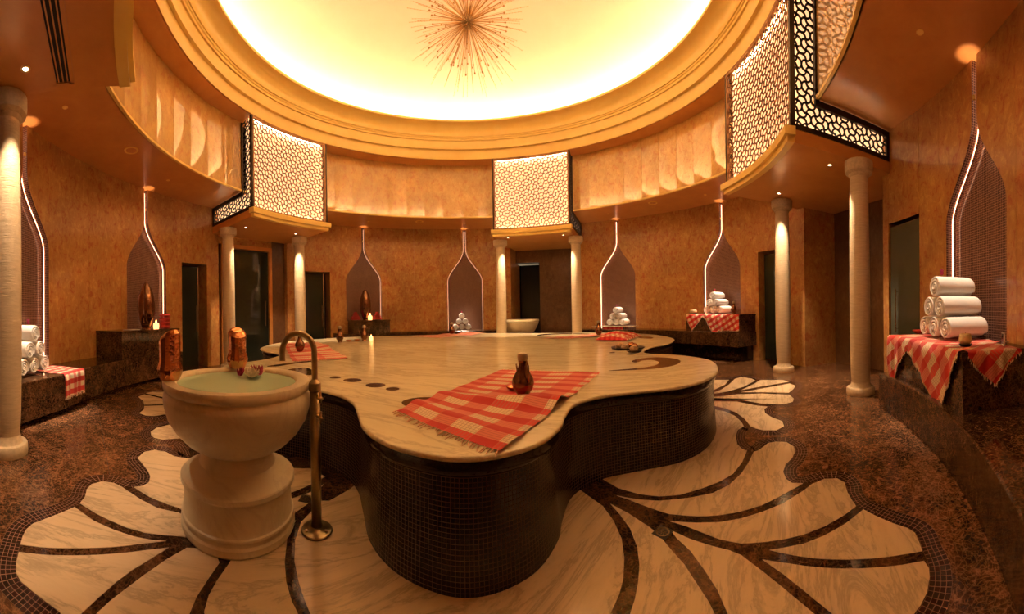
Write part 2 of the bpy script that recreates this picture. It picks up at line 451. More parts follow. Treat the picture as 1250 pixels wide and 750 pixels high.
# outlines of the inlay, in metres on the floor
PETALS=[
  [(1.242,-2.41),(1.41,-2.872),(1.491,-3.048),(1.613,-3.186),(1.743,-3.285),(1.892,-3.342),(2.109,-3.358),(2.275,-3.356),(2.43,-3.325),(2.626,-3.214),(2.821,-3.059),(2.809,-2.996),(2.848,-2.87),(2.974,-2.686),(3.12,-2.551),(3.24,-2.514),(3.31,-2.384),(3.393,-2.167),(3.409,-1.91),(3.33,-1.705),(3.052,-1.508),(1.994,-2.247)],
  [(3.332,-0.473),(3.552,-1.384),(3.841,-1.652),(3.927,-2.022),(3.999,-2.154),(3.886,-2.202),(3.769,-2.34),(3.712,-2.523),(3.693,-2.732),(3.581,-2.864),(3.426,-2.888),(3.321,-2.776),(3.296,-2.66),(3.299,-2.569),(3.42,-2.32),(3.5,-2.034),(3.499,-1.791),(3.431,-1.559),(3.006,-1.093)],
  [(3.182,-0.758),(3.644,-1.252),(3.926,-1.547),(4.067,-2.05),(4.254,-2.259),(4.427,-2.27),(4.57,-2.162),(4.684,-1.957),(4.44,-1.567),(4.111,-1.32),(3.691,-1.185),(3.113,-0.889)],
  [(4.253,-1.257),(4.669,-1.326),(5.287,-1.437),(5.218,-1.639),(5.041,-1.754),(4.78,-1.871),(4.502,-1.502)],
  [(4.35,-1.142),(4.785,-1.204),(5.384,-1.33),(5.423,-1.121),(5.13,-0.793),(4.829,-0.955)],
  [(3.577,-1.019),(3.806,-1.044),(4.14,-1.06),(4.539,-0.985),(5.018,-0.771),(5.091,-0.592),(5.042,-0.314),(4.828,-0.362),(4.437,-0.677),(4.082,-0.9),(3.851,-0.979),(3.632,-0.933)],
  [(4.099,-0.058),(4.42,-0.135),(4.686,-0.356),(4.379,-0.627),(3.925,-0.848),(3.633,-0.803)],
  [(1.445,-3.143),(1.584,-3.257),(1.717,-3.338),(1.924,-3.413),(2.116,-3.463),(2.29,-3.448),(2.485,-3.371),(2.672,-3.255),(2.851,-3.125),(2.899,-3.133),(2.988,-3.112),(3.108,-3.074),(3.184,-3.11),(3.252,-3.202),(3.217,-3.337),(3.141,-3.425),(3.013,-3.494),(2.876,-3.534),(2.762,-3.608),(2.69,-3.713),(2.678,-3.787),(2.728,-3.859),(2.505,-3.847),(2.304,-3.826),(2.142,-3.78),(2.006,-3.722),(1.874,-3.642),(1.71,-3.513),(1.613,-3.377),(1.509,-3.22)],
  [(1.679,-3.586),(1.822,-3.692),(1.961,-3.781),(2.093,-3.839),(2.25,-3.886),(2.423,-3.922),(2.649,-3.932),(2.764,-3.925),(2.891,-3.962),(2.955,-4.046),(2.933,-4.133),(2.824,-4.228),(2.757,-4.306),(2.704,-4.375),(2.586,-4.358),(2.406,-4.309),(2.264,-4.248),(2.147,-4.178),(2.042,-4.102),(1.94,-4.022),(1.862,-3.917),(1.81,-3.81),(1.749,-3.686)],
  [(2.027,-4.18),(2.095,-4.227),(2.201,-4.299),(2.335,-4.36),(2.502,-4.41),(2.696,-4.44),(2.674,-4.536),(2.65,-4.689),(2.642,-4.797),(2.615,-4.858),(2.548,-4.909),(2.485,-4.951),(2.423,-4.856),(2.335,-4.725),(2.24,-4.574),(2.147,-4.422),(2.08,-4.29)],
  [(1.946,-4.203),(2.028,-4.336),(2.097,-4.46),(2.184,-4.609),(2.273,-4.756),(2.352,-4.885),(2.417,-4.984),(2.375,-5.026),(2.319,-5.048),(2.23,-5.063),(2.151,-5.055),(2.073,-5.034),(1.969,-4.996),(1.854,-4.928),(1.907,-4.773),(1.927,-4.687),(1.945,-4.508),(1.953,-4.358)],
  [(1.641,-3.669),(1.706,-3.8),(1.783,-3.924),(1.847,-4.019),(1.878,-4.096),(1.888,-4.266),(1.888,-4.418),(1.881,-4.56),(1.875,-4.635),(1.847,-4.769),(1.771,-4.859),(1.612,-4.815),(1.49,-4.679),(1.548,-4.491),(1.596,-4.325),(1.63,-4.203),(1.648,-4.054),(1.657,-3.892),(1.639,-3.751)],
  [(1.366,-3.229),(1.45,-3.38),(1.527,-3.57),(1.554,-3.679),(1.56,-3.804),(1.574,-3.958),(1.565,-4.102),(1.556,-4.23),(1.531,-4.366),(1.468,-4.509),(1.359,-4.6),(1.134,-4.519),(0.994,-4.385),(1.123,-4.202),(1.199,-4.101),(1.243,-4.043),(1.297,-3.954),(1.347,-3.848),(1.388,-3.713),(1.407,-3.536),(1.391,-3.372)],
  [(1.179,-2.96),(1.245,-3.108),(1.305,-3.241),(1.329,-3.426),(1.323,-3.611),(1.286,-3.764),(1.233,-3.9),(1.18,-3.988),(1.111,-4.069),(0.994,-4.197),(0.845,-4.349),(0.576,-4.45),(0.294,-4.477),(0.05,-4.441),(-0.151,-4.333),(-0.275,-4.265),(-0.333,-4.227),(-0.428,-4.152),(-0.536,-4.05),(-0.643,-3.904),(-0.722,-3.736),(-0.751,-3.438),(-0.696,-3.405),(-0.635,-3.177),(-0.591,-2.526),(0.074,-1.417),(1.006,-2.365)],
  [(-0.805,-4.323),(-0.869,-4.194),(-0.926,-3.913),(-0.765,-3.74),(-0.707,-3.904),(-0.581,-4.085),(-0.481,-4.193),(-0.386,-4.266),(-0.324,-4.3),(-0.202,-4.388),(-0.089,-4.489),(-0.188,-4.599),(-0.347,-4.669),(-0.509,-4.678),(-0.646,-4.618),(-0.709,-4.54),(-0.756,-4.448)],
  [(-1.517,-3.049),(-1.318,-3.163),(-1.12,-3.042),(-0.926,-3.103),(-0.959,-3.273),(-1.022,-3.505),(-1.142,-3.539)],
  [(-1.149,-3.857),(-0.97,-3.569),(-0.891,-3.382),(-0.87,-3.217),(-0.816,-3.499),(-0.827,-3.746),(-0.951,-3.886)],
  [(-1.195,-4.206),(-1.457,-4.257),(-1.554,-4.311),(-1.704,-4.38),(-1.897,-4.43),(-1.879,-4.346),(-1.912,-4.275),(-2.005,-4.216),(-2.115,-4.189),(-2.279,-4.17),(-2.399,-4.16),(-2.505,-4.033),(-2.499,-3.908),(-2.399,-3.833),(-2.249,-3.812),(-2.134,-3.726),(-2.102,-3.534),(-1.408,-3.796)],
  [(-1.817,-4.919),(-1.901,-4.852),(-2.005,-4.809),(-2.07,-4.746),(-2.088,-4.643),(-2.026,-4.559),(-1.936,-4.519),(-1.697,-4.456),(-1.534,-4.394),(-1.405,-4.289),(-1.16,-4.232),(-1.061,-4.305),(-1.179,-4.418),(-1.237,-4.492),(-1.325,-4.603),(-1.44,-4.703),(-1.624,-4.822)],
  [(-1.78,-4.97),(-1.731,-5.082),(-1.687,-5.193),(-1.637,-5.305),(-1.585,-5.353),(-1.521,-5.384),(-1.437,-5.407),(-1.397,-5.278),(-1.335,-5.028),(-1.284,-4.84),(-1.234,-4.647),(-1.19,-4.517),(-1.227,-4.575),(-1.32,-4.68),(-1.439,-4.781),(-1.582,-4.882)],
  [(-1.372,-5.422),(-1.334,-5.287),(-1.276,-5.044),(-1.229,-4.861),(-1.179,-4.674),(-1.13,-4.533),(-1.103,-4.657),(-1.07,-4.806),(-1.025,-4.924),(-0.968,-5.038),(-0.906,-5.145),(-0.855,-5.219),(-0.933,-5.254),(-1.027,-5.331),(-1.083,-5.378),(-1.149,-5.429),(-1.206,-5.448),(-1.293,-5.442)],
  [(-1.067,-4.441),(-1.049,-4.6),(-1.009,-4.758),(-0.961,-4.902),(-0.924,-4.998),(-0.883,-5.077),(-0.822,-5.172),(-0.717,-5.089),(-0.581,-4.878),(-0.564,-4.72),(-0.677,-4.684),(-0.739,-4.596),(-0.759,-4.555),(-0.798,-4.472),(-0.849,-4.355),(-0.969,-4.31)],
  [(-4.888,-2.837),(-4.935,-2.674),(-4.849,-2.525),(-4.667,-2.027),(-4.005,-2.469),(-4.505,-2.716)],
  [(-4.717,-3.077),(-4.821,-2.903),(-4.413,-2.767),(-3.917,-2.527),(-3.854,-2.57),(-4.076,-2.954),(-4.186,-3.213),(-4.43,-3.118)],
  [(-4.116,-3.247),(-4.007,-2.992),(-3.772,-2.624),(-3.288,-2.947),(-3.568,-3.194),(-3.565,-3.331),(-3.644,-3.451),(-3.797,-3.485),(-3.939,-3.339)],
  [(-3.106,-3.068),(-3.126,-3.405),(-3.108,-3.562),(-3.011,-3.696),(-2.908,-3.743),(-2.82,-3.75),(-2.715,-3.686),(-2.672,-3.566),(-2.575,-3.364)],
]
OUT_R= [(3.994,0.782),(4.472,-0.06),(4.779,-0.317),(4.902,-0.271),(5.116,-0.306),(5.13,-0.598),(5.168,-0.8),(5.46,-1.131),(5.252,-1.631),(4.702,-1.94),(4.468,-2.251),(4.27,-2.277),(4.066,-2.138),(3.886,-2.202),(3.737,-2.405),(3.704,-2.722),(3.587,-2.871),(3.417,-2.897),(3.307,-2.763),(3.3,-2.626),(3.235,-2.49),(3.073,-2.578),(2.909,-2.752),(2.809,-2.97),(2.845,-3.107),(2.943,-3.122),(3.115,-3.067),(3.26,-3.195),(3.184,-3.388),(3.0,-3.505),(2.832,-3.554),(2.706,-3.67),(2.673,-3.791),(2.749,-3.885),(2.894,-3.954),(2.962,-4.058),(2.909,-4.164),(2.807,-4.242),(2.713,-4.37),(2.685,-4.499),(2.658,-4.686),(2.645,-4.807),(2.599,-4.88),(2.497,-4.947),(2.386,-5.023),(2.24,-5.064),(2.103,-5.047),(1.962,-4.999),(1.84,-4.935)]
OUT_L= [(-4.678,-1.924),(-4.86,-2.374),(-4.946,-2.651),(-4.836,-2.93),(-4.712,-3.095),(-4.407,-3.121),(-4.082,-3.264),(-3.8,-3.49),(-3.615,-3.439),(-3.512,-3.293),(-3.491,-3.071),(-3.254,-2.899),(-3.095,-2.994),(-3.171,-3.226),(-3.131,-3.538),(-2.99,-3.718),(-2.813,-3.764),(-2.681,-3.639),(-2.52,-3.549),(-2.193,-3.657),(-2.167,-3.774),(-2.258,-3.826),(-2.422,-3.84),(-2.511,-3.932),(-2.488,-4.07),(-2.399,-4.16),(-2.263,-4.178),(-2.079,-4.19),(-1.989,-4.219),(-1.909,-4.284),(-1.882,-4.383),(-1.908,-4.486),(-2.015,-4.548),(-2.095,-4.641),(-2.083,-4.742),(-1.98,-4.816),(-1.889,-4.856),(-1.789,-4.962),(-1.731,-5.082),(-1.671,-5.243),(-1.617,-5.324),(-1.537,-5.377),(-1.422,-5.413),(-1.306,-5.441),(-1.201,-5.448),(-1.136,-5.421),(-1.027,-5.334),(-0.928,-5.251),(-0.792,-5.18)]
def ribbon(pts, w0, w1, z):
    """strip along an open line, w0 outside and w1 inside, UV in metres"""
    pts = [Vector((p[0], p[1])) for p in pts]
    v = []; uv = []; f = []; s = 0
    for i, p in enumerate(pts):
        t_ = (pts[min(i + 1, len(pts) - 1)] - pts[max(i - 1, 0)])
        if t_.length < 1e-6: t_ = Vector((1, 0))
        t_.normalize(); nn = Vector((t_.y, -t_.x))
        if i: s += (p - pts[i - 1]).length
        a = p + nn * w0; b = p - nn * w1
        v += [(a.x, a.y, z), (b.x, b.y, z)]; uv += [(s, w0), (s, -w1)]
    for i in range(len(pts) - 1):
        f.append((2 * i, 2 * i + 1, 2 * i + 3, 2 * i + 2))
    return v, f, uv
for OUT, sg, close in ((OUT_R, -1, [(.9, -3.9), (.4, -1.5), (1.5, .2)]), (OUT_L, 1, [(-.2, -4.2), (-.9, -2.6), (-2.6, -1.0), (-3.8, -.9)])):
    sm = catmull(OUT, 3, False)
    v, f, uv = ribbon(sm, -.11 if sg < 0 else .11, .12 if sg < 0 else .0, .0016) if False else ribbon(sm, .12 if sg > 0 else .05, .05 if sg > 0 else .12, .0016)
    m = MB(); m.add(v, f, uv); m.build('mosaic_border', M_MFLOOR, floor)
    poly = [(p.x, p.y) for p in sm] + close
    v, f = prism(poly, 0, .0030); m = MB(); m.add(v, f); m.build('vein_marble', M_VEIN, floor)
fp = [(.9, -3.9), (1.96, -5.0), (1.8, -5.9), (.6, -6.3), (-.5, -6.0), (-.75, -5.15), (-.2, -4.2), (0, -3)]
v, f = prism(fp, 0, .0024); m = MB(); m.add(v, f); m.build('vein_marble', M_VEIN, floor)
for poly in PETALS:
    if area(poly) < 0: poly = poly[::-1]
    v, f = prism(poly, 0, .0056); m = MB(); m.add(v, f); m.build('marble_petal', M_PETAL, floor)

# ---- walls: tall stucco panels, bottle-shaped niches cut through them
def niche_w(z, zs=2.62, zn=3.84, w=.66):
    if z <= zs: return w
    if z >= zn: return w * .085
    t_ = (z - zs) / (zn - zs)
    return w * (.085 + .915 * (.5 + .5 * math.cos(PI * t_ ** .92)))
WT = {}
for nm in ('left', 'back', 'right', 'front'): WT[nm] = thing('wall_' + nm, kind='structure')
def side_of(a):
    if a > 180: a -= 360
    if -160 < a < -67: return WT['left']
    if -67 <= a < 50: return WT['back']
    if 50 <= a < 160: return WT['right']
    return WT['front']
def wall_panel(a0, a1, z0, z1, mat=M_WALL, r=RW):
    m = MB(); m.arcbox(a0 + .02, a1 - .02, r, r + .1, z0, z1, 5)
    m.build('wall_panel', mat, side_of((a0 + a1) / 2))
def niche_panel(ac, a0, a1, zb):
    """panel with the niche cut out of it, from ledge height zb to the soffit"""
    zs = [zb] + [2.62 + 1.22 * i / 26 for i in range(27)] + [ZG]
    par = side_of(ac)
    m = MB()
    for sg in (-1, 1):
        v = []; f = []
        K = 6
        ae = a0 if sg < 0 else a1
        for z in zs:
            an = ac + sg * math.degrees(niche_w(z) / RW)
            for k in range(K + 1):
                v.append(P(ae + (an - ae) * k / K, RW, z))
        for i in range(len(zs) - 1):
            for k in range(K):
                q = i * (K + 1) + k
                f.append((q, q + 1, q + K + 2, q + K + 1))
        m.add(v, f)
    if zb > 0: m.arcbox(a0, a1, RW, RW + .1, 0, zb, 6)
    o = m.build('niche_surround', M_WALL, par)
    # jamb (the thickness of the opening) and mosaic back
    D = .17
    m = MB(); v = []; f = []; uv = []
    path = [(-1, z) for z in zs] ; path2 = [(1, z) for z in zs]
    for pth in (path, path2):
        v = []; f = []; uv = []; s = 0; pr = None
        for sg, z in pth:
            a = ac + sg * math.degrees(niche_w(z) / RW)
            q = P(a, RW, z)
            if pr is not None: s += (q - pr).length
            pr = q
            v += [q, P(a, RW + D, z)]; uv += [(0, s), (D, s)]
        for i in range(len(pth) - 1): f.append((2 * i, 2 * i + 1, 2 * i + 3, 2 * i + 2))
        m.add(v, f, uv)
    m.build('niche_jamb', M_MNICHE, par)
    m = MB(); v = []; f = []; uv = []
    K = 8
    for z in zs:
        w_ = niche_w(z) + .004
        for k in range(K + 1):
            x = -w_ + 2 * w_ * k / K
            v.append(P(ac + math.degrees(x / RW), RW + D, z)); uv.append((x, z))
    for i in range(len(zs) - 1):
        for k in range(K):
            q = i * (K + 1) + k; f.append((q, q + 1, q + K + 2, q + K + 1))
    m.add(v, f, uv); m.build('niche_mosaic', M_MNICHE, par)
    # light strip in the back corner on both sides
    for sg in (-1, 1):
        pts = [P(ac + sg * math.degrees(max(niche_w(z) - .014, .012) / RW), RW + D * .62, z) for z in zs]
        pts[-1].z -= .06
        m = MB(); m.tube(pts, .005, 6); m.build('light_strip', M_LED2 if ac in (-41.1, -9.1) else M_LED, par)
    m = MB(); m.lathe([(0, 4.10), (.02, 4.10), (.024, 4.08), (.018, 4.05)], 12, P(ac, RW - .0, 0)); m.build('uplight', M_GOLD, par)
    for nm_, z_, tg, pw, sz in (('uplight_beam', 4.12, P(ac, RW - .16, 5.2), 11, 44), ('added_accent_beam', ZG - .05, P(ac, RW - .42, 1.2), (420 if ac == 135.4 else 900) if ac in (-137.9, -9.1, 38.9, 70.8, 135.4) else 120, 26)):  # second spot is added to brighten the towel stacks, no fitting known there
        l = bpy.data.lights.new(nm_, 'SPOT'); l.energy = pw; l.color = (1, .60, .36) if pw < 20 else (1, .76, .55); l.spot_size = R_(sz); l.spot_blend = .7; l.shadow_soft_size = .02
        lo = bpy.data.objects.new(nm_, l); COL.objects.link(lo); lo.parent = par
        q_ = P(ac, RW - (.01 if pw < 20 else .75), z_); lo.location = q_
        lo.rotation_euler = (tg - q_).to_track_quat('-Z', 'Y').to_euler()
    m = MB(); m.lathe([(.001, ZG - .004), (.025, ZG - .004), (.04, ZG - .008), (.045, ZG - .001)], 16, P(ac, RW - .75, 0)); m.build('added_accent_disc', M_GOLD, par)  # soffit disc made up to go with the added accent spot

NICHES = [(-137.9, .60), (-106.7, 1.1), (-41.1, 1.2), (-9.1, .78), (38.9, .78), (70.8, 1.2), (135.4, .5)]
DOORS = [(-96.6, -89.2, 2.90), (-59.4, -51.6, 2.92), (81.6, 89.0, 2.95), (116.9, 124.1, 2.93)]
AH = 10.4    # half angle of the alcoves behind the boxes
def span(a, b, cuts):
    """fills a..b with plain panels between cuts (sorted list of (a0,a1,kind,data))"""
    cur = a
    for c0, c1, kind, dat in cuts:
        n = max(1, round((c0 - cur) / 9))
        for i in range(n):
            if c0 - cur > .3: wall_panel(cur + (c0 - cur) * i / n, cur + (c0 - cur) * (i + 1) / n, 0, ZG)
        if kind == 'n': niche_panel(dat[0], c0, c1, dat[1])
        else: wall_panel(c0, c1, dat, ZG)
        cur = c1
    n = max(1, round((b - cur) / 9))
    for i in range(n):
        if b - cur > .3: wall_panel(cur + (b - cur) * i / n, cur + (b - cur) * (i + 1) / n, 0, ZG)
def cuts(*L):
    out = []
    for x in L:
        if len(x) == 2: out.append((x[0] - 7, x[0] + 7, 'n', x))
        else: out.append((x[0], x[1], 'd', x[2]))
    return out
N, D_ = NICHES, DOORS
span(AX['front'] + AH, AX['left'] - AH, cuts(N[0], N[1], D_[0]))
span(AX['left'] + AH, AX['back'] - AH, cuts(D_[1], N[2], N[3]))
span(AX['back'] + AH, AX['right'] - AH, cuts(N[4], N[5], D_[2]))
span(AX['right'] + AH, AX['front'] + 360 - AH, cuts(D_[3], N[6]))

# alcoves: two returns, a flat back, dark lintel
def local(ax, lat, dep, z):
    a = R_(ax); return Vector((dep * math.sin(a) + lat * math.cos(a), dep * math.cos(a) - lat * math.sin(a), z))
HWA = RW * math.sin(R_(AH)); D0 = RW * math.cos(R_(AH)); D1 = 8.0
def lbox(name, ax, l0, l1, d0, d1, z0, z1, mat, par):
    m = MB(); v = [local(ax, l, d, z) for z in (z0, z1) for l, d in ((l0, d0), (l1, d0), (l1, d1), (l0, d1))]
    m.add(v, [(0,3,2,1),(4,5,6,7),(0,1,5,4),(1,2,6,5),(2,3,7,6),(3,0,4,7)])
    return m.build(name, mat, par)
for nm, ax in AX.items():
    par = WT[nm]
    for sg in (-1, 1):
        l = sg * HWA
        lbox('alcove_return', ax, min(l, l + sg * .12), max(l, l + sg * .12), D0, D1 + .1, 0, ZB + .3, M_WALL, par)
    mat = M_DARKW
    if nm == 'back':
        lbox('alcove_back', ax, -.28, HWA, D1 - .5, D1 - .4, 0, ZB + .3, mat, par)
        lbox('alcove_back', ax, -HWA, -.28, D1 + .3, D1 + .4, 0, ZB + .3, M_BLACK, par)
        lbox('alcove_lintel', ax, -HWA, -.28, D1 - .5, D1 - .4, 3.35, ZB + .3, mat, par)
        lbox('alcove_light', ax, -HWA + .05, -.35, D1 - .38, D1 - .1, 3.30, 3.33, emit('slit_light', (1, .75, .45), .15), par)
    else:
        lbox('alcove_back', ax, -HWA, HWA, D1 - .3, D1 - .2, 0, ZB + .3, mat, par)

# ---- ceilings
def ring(name, prof, mat, par, seg=128, smooth=True):
    m = MB(); m.lathe(prof, seg); o = m.build(name, mat, par)
    return autosmooth(o, 40) if smooth else o
ceil = thing('ceiling', kind='structure')
m = MB(); m.lathe([(RG - .0, ZG), (8.6, ZG)], 120); m.build('gallery_soffit', M_SOFF, ceil)
m = MB(); m.lathe([(RG - .03, ZG + .035), (RG - .03, ZG - .012), (RG + .02, ZG - .012)], 120); m.build('gallery_lip', M_GOLD, ceil)
k = 0
for (a, b) in ((-164.8, -75.3), (-75.3, 15.8), (15.8, 105.2), (105.2, 195.2)):
    a += 13.4; b -= 13.4; n = 10
    for i in range(n):
        a0 = a + (b - a) * i / n; a1 = a + (b - a) * (i + 1) / n
        tl = random.uniform(-.012, .012)
        p0, p1 = P(a0, RG, 0), P(a1, RG, 0)
        q0, q1 = P(a0, RG + .05, 0), P(a1, RG + .05, 0)
        up = Vector((0, 0, 1))
        v = [p0 + up * ZG, p1 + up * ZG, p1 * (1 + tl / RG) + up * ZT, p0 * (1 - tl / RG) + up * ZT]
        v += [q0 + up * ZG, q1 + up * ZG, q1 + up * ZT, q0 + up * ZT]
        m = MB(); m.add(v, [(0, 3, 2, 1), (0, 1, 5, 4), (1, 2, 6, 5), (2, 3, 7, 6), (3, 0, 4, 7)])
        m.build('gallery_panel', M_FACE, ceil)
ring('ring_soffit', [(RG + .1, ZT), (RB + .03, ZT), (RB + .03, ZT + .02), (RB, ZT + .02)], M_SOFF, ceil)
prof = [(RB, ZT), (RB - .0, ZT + .05), (4.865, ZT + .16), (4.86, ZT + .24), (4.85, ZT + .27), (4.78, ZT + .27), (4.77, ZT + .34), (4.745, ZT + .44),
        (4.735, ZT + .50), (4.70, ZT + .50), (4.695, ZT + .55), (4.672, ZT + .56), (4.67, ZT + .60), (4.645, ZT + .60), (4.64, ZT + .66),
        (4.61, ZT + .75), (4.55, ZT + .82), (4.47, ZT + .86), (4.38, ZT + .875), (4.315, ZT + .875), (4.305, ZT + .90), (4.31, ZT + .935), (4.34, ZT + .94)]
ring('cornice', prof, M_GOLD, ceil, 160)
ring('cove_trough', [(4.34, ZT + .94), (4.36, ZT + .89), (4.82, ZT + .89), (4.86, ZT + 1.0)], M_DOME, ceil, 96)
m = MB()
m.lathe([(4.68 + .03 * math.cos(q * PI / 4), ZT + .935 + .03 * math.sin(q * PI / 4)) for q in range(9)], 96)
m.build('cove_light', M_COVE, ceil)
Rd = 4.87; hd = 1.05
prof = []
for i in range(21):
    tt = i / 20 * PI / 2
    prof.append((Rd * math.cos(tt), ZT + 1.0 + hd * math.sin(tt)))
prof[-1] = (0.001, ZT + 1.0 + hd)
ring('dome', prof, M_DOME, ceil, 128)
# dark shell above the gallery so that no light leaks
# slots of the linear diffuser, speakers
def vent(pts, label):
    c = sum((Vector((x, y, 0)) for x, y in pts), Vector()) / 4
    L = (Vector((pts[3][0], pts[3][1], 0)) + Vector((pts[2][0], pts[2][1], 0)) - Vector((pts[0][0], pts[0][1], 0)) - Vector((pts[1][0], pts[1][1], 0))) / 2
    t_ = thing('air_vent', label, 'vent', (c.x, c.y, ZB), math.atan2(L.y, L.x))
    ln = L.length; W = .22
    m = MB(); m.box((0, W / 2 - .02, -.008), (ln, .04, .016)); m.box((0, -W / 2 + .02, -.008), (ln, .04, .016))
    m.box((ln / 2 - .015, 0, -.008), (.03, W, .016)); m.box((-ln / 2 + .015, 0, -.008), (.03, W, .016)); m.build('frame', M_SOFF, t_)
    m = MB(); m.box((0, 0, -.001), (ln - .03, W - .06, .002)); m.build('backing', M_BLACK, t_)
    for k in range(3):
        m = MB(); m.box((0, -.045 + .045 * k, -.007), (ln - .04, .012, .012)); m.build('slat', M_SOFF, t_)
vent([(-1.55, -5.33), (-1.52, -5.12), (-2.54, -4.77), (-2.62, -4.97)], 'long slotted air vent in the coppery ceiling at top left')
for a, r, lb in ((-121.8, 5.83, 'round flush ceiling speaker above the left wall, left of the lattice box'),
                 (-24.5, 5.83, 'round flush ceiling speaker between the two far niches'),
                 (55.4, 5.78, 'round flush ceiling speaker under the balcony on the right')):
    t_ = thing('ceiling_speaker', lb, 'speaker', P(a, r, ZG), 0, 'ceiling speakers')
    lathe_obj('rim', [(.10, 0), (.14, 0), (.135, -.012), (.105, -.012), (.10, -.006)], M_GOLD, t_, 24)
    lathe_obj('grille', [(.001, -.008), (.10, -.006)], M_SOFF, t_, 24)

# ---- lattice boxes
def lattice(u0, u1, v0, v1, mapf, inside, p=.110, w=.021, th=.016):
    """wavy bars in both diagonals: the scale pattern of the screens"""
    m = MB(); h = .225 * p; s2 = 1 / math.sqrt(2)
    cu, cv_ = (u0 + u1) / 2, (v0 + v1) / 2
    n = int(math.hypot(u1 - u0, v1 - v0) / 2 / p) + 2
    K = 6
    for fam in (0, 1):
        for j in range(-n, n + 1):
            run = []
            for i in range(-n * K, n * K + 1):
                s_ = i / K; cell = math.floor(s_); fr = s_ - cell
                off = h * 4 * fr * (1 - fr) * (1 if cell % 2 == 0 else -1)
                a, b = s_ * p, j * p + off
                # tangent
                da, db = p, h * 4 * (1 - 2 * fr) * (1 if cell % 2 == 0 else -1)
                if fr == 0: db = 0.0001 + h * 4 * (1 if cell % 2 == 0 else -1)
                x, y = (a, b) if fam == 0 else (b, a)
                tx, ty = (da, db) if fam == 0 else (db, da)
                U = cu + (x - y) * s2; V = cv_ + (x + y) * s2
                TX = (tx - ty) * s2; TY = (tx + ty) * s2; L_ = math.hypot(TX, TY)
                if inside(U, V): run.append((U, V, -TY / L_ * w / 2, TX / L_ * w / 2))
                if (not inside(U, V) or i == n * K) and run:
                    if len(run) > 1:
                        v = []; f = []
                        for (x_, y_, nx, ny) in run:
                            v += [mapf(x_ - nx, y_ - ny, 0), mapf(x_ + nx, y_ + ny, 0), mapf(x_ + nx, y_ + ny, th), mapf(x_ - nx, y_ - ny, th)]
                        for q in range(len(run) - 1):
                            b_ = q * 4
                            f += [(b_, b_ + 4, b_ + 5, b_ + 1), (b_ + 1, b_ + 5, b_ + 6, b_ + 2), (b_ + 3, b_ + 7, b_ + 4, b_)]
                        m.add(v, f)
                    run = []
    return m

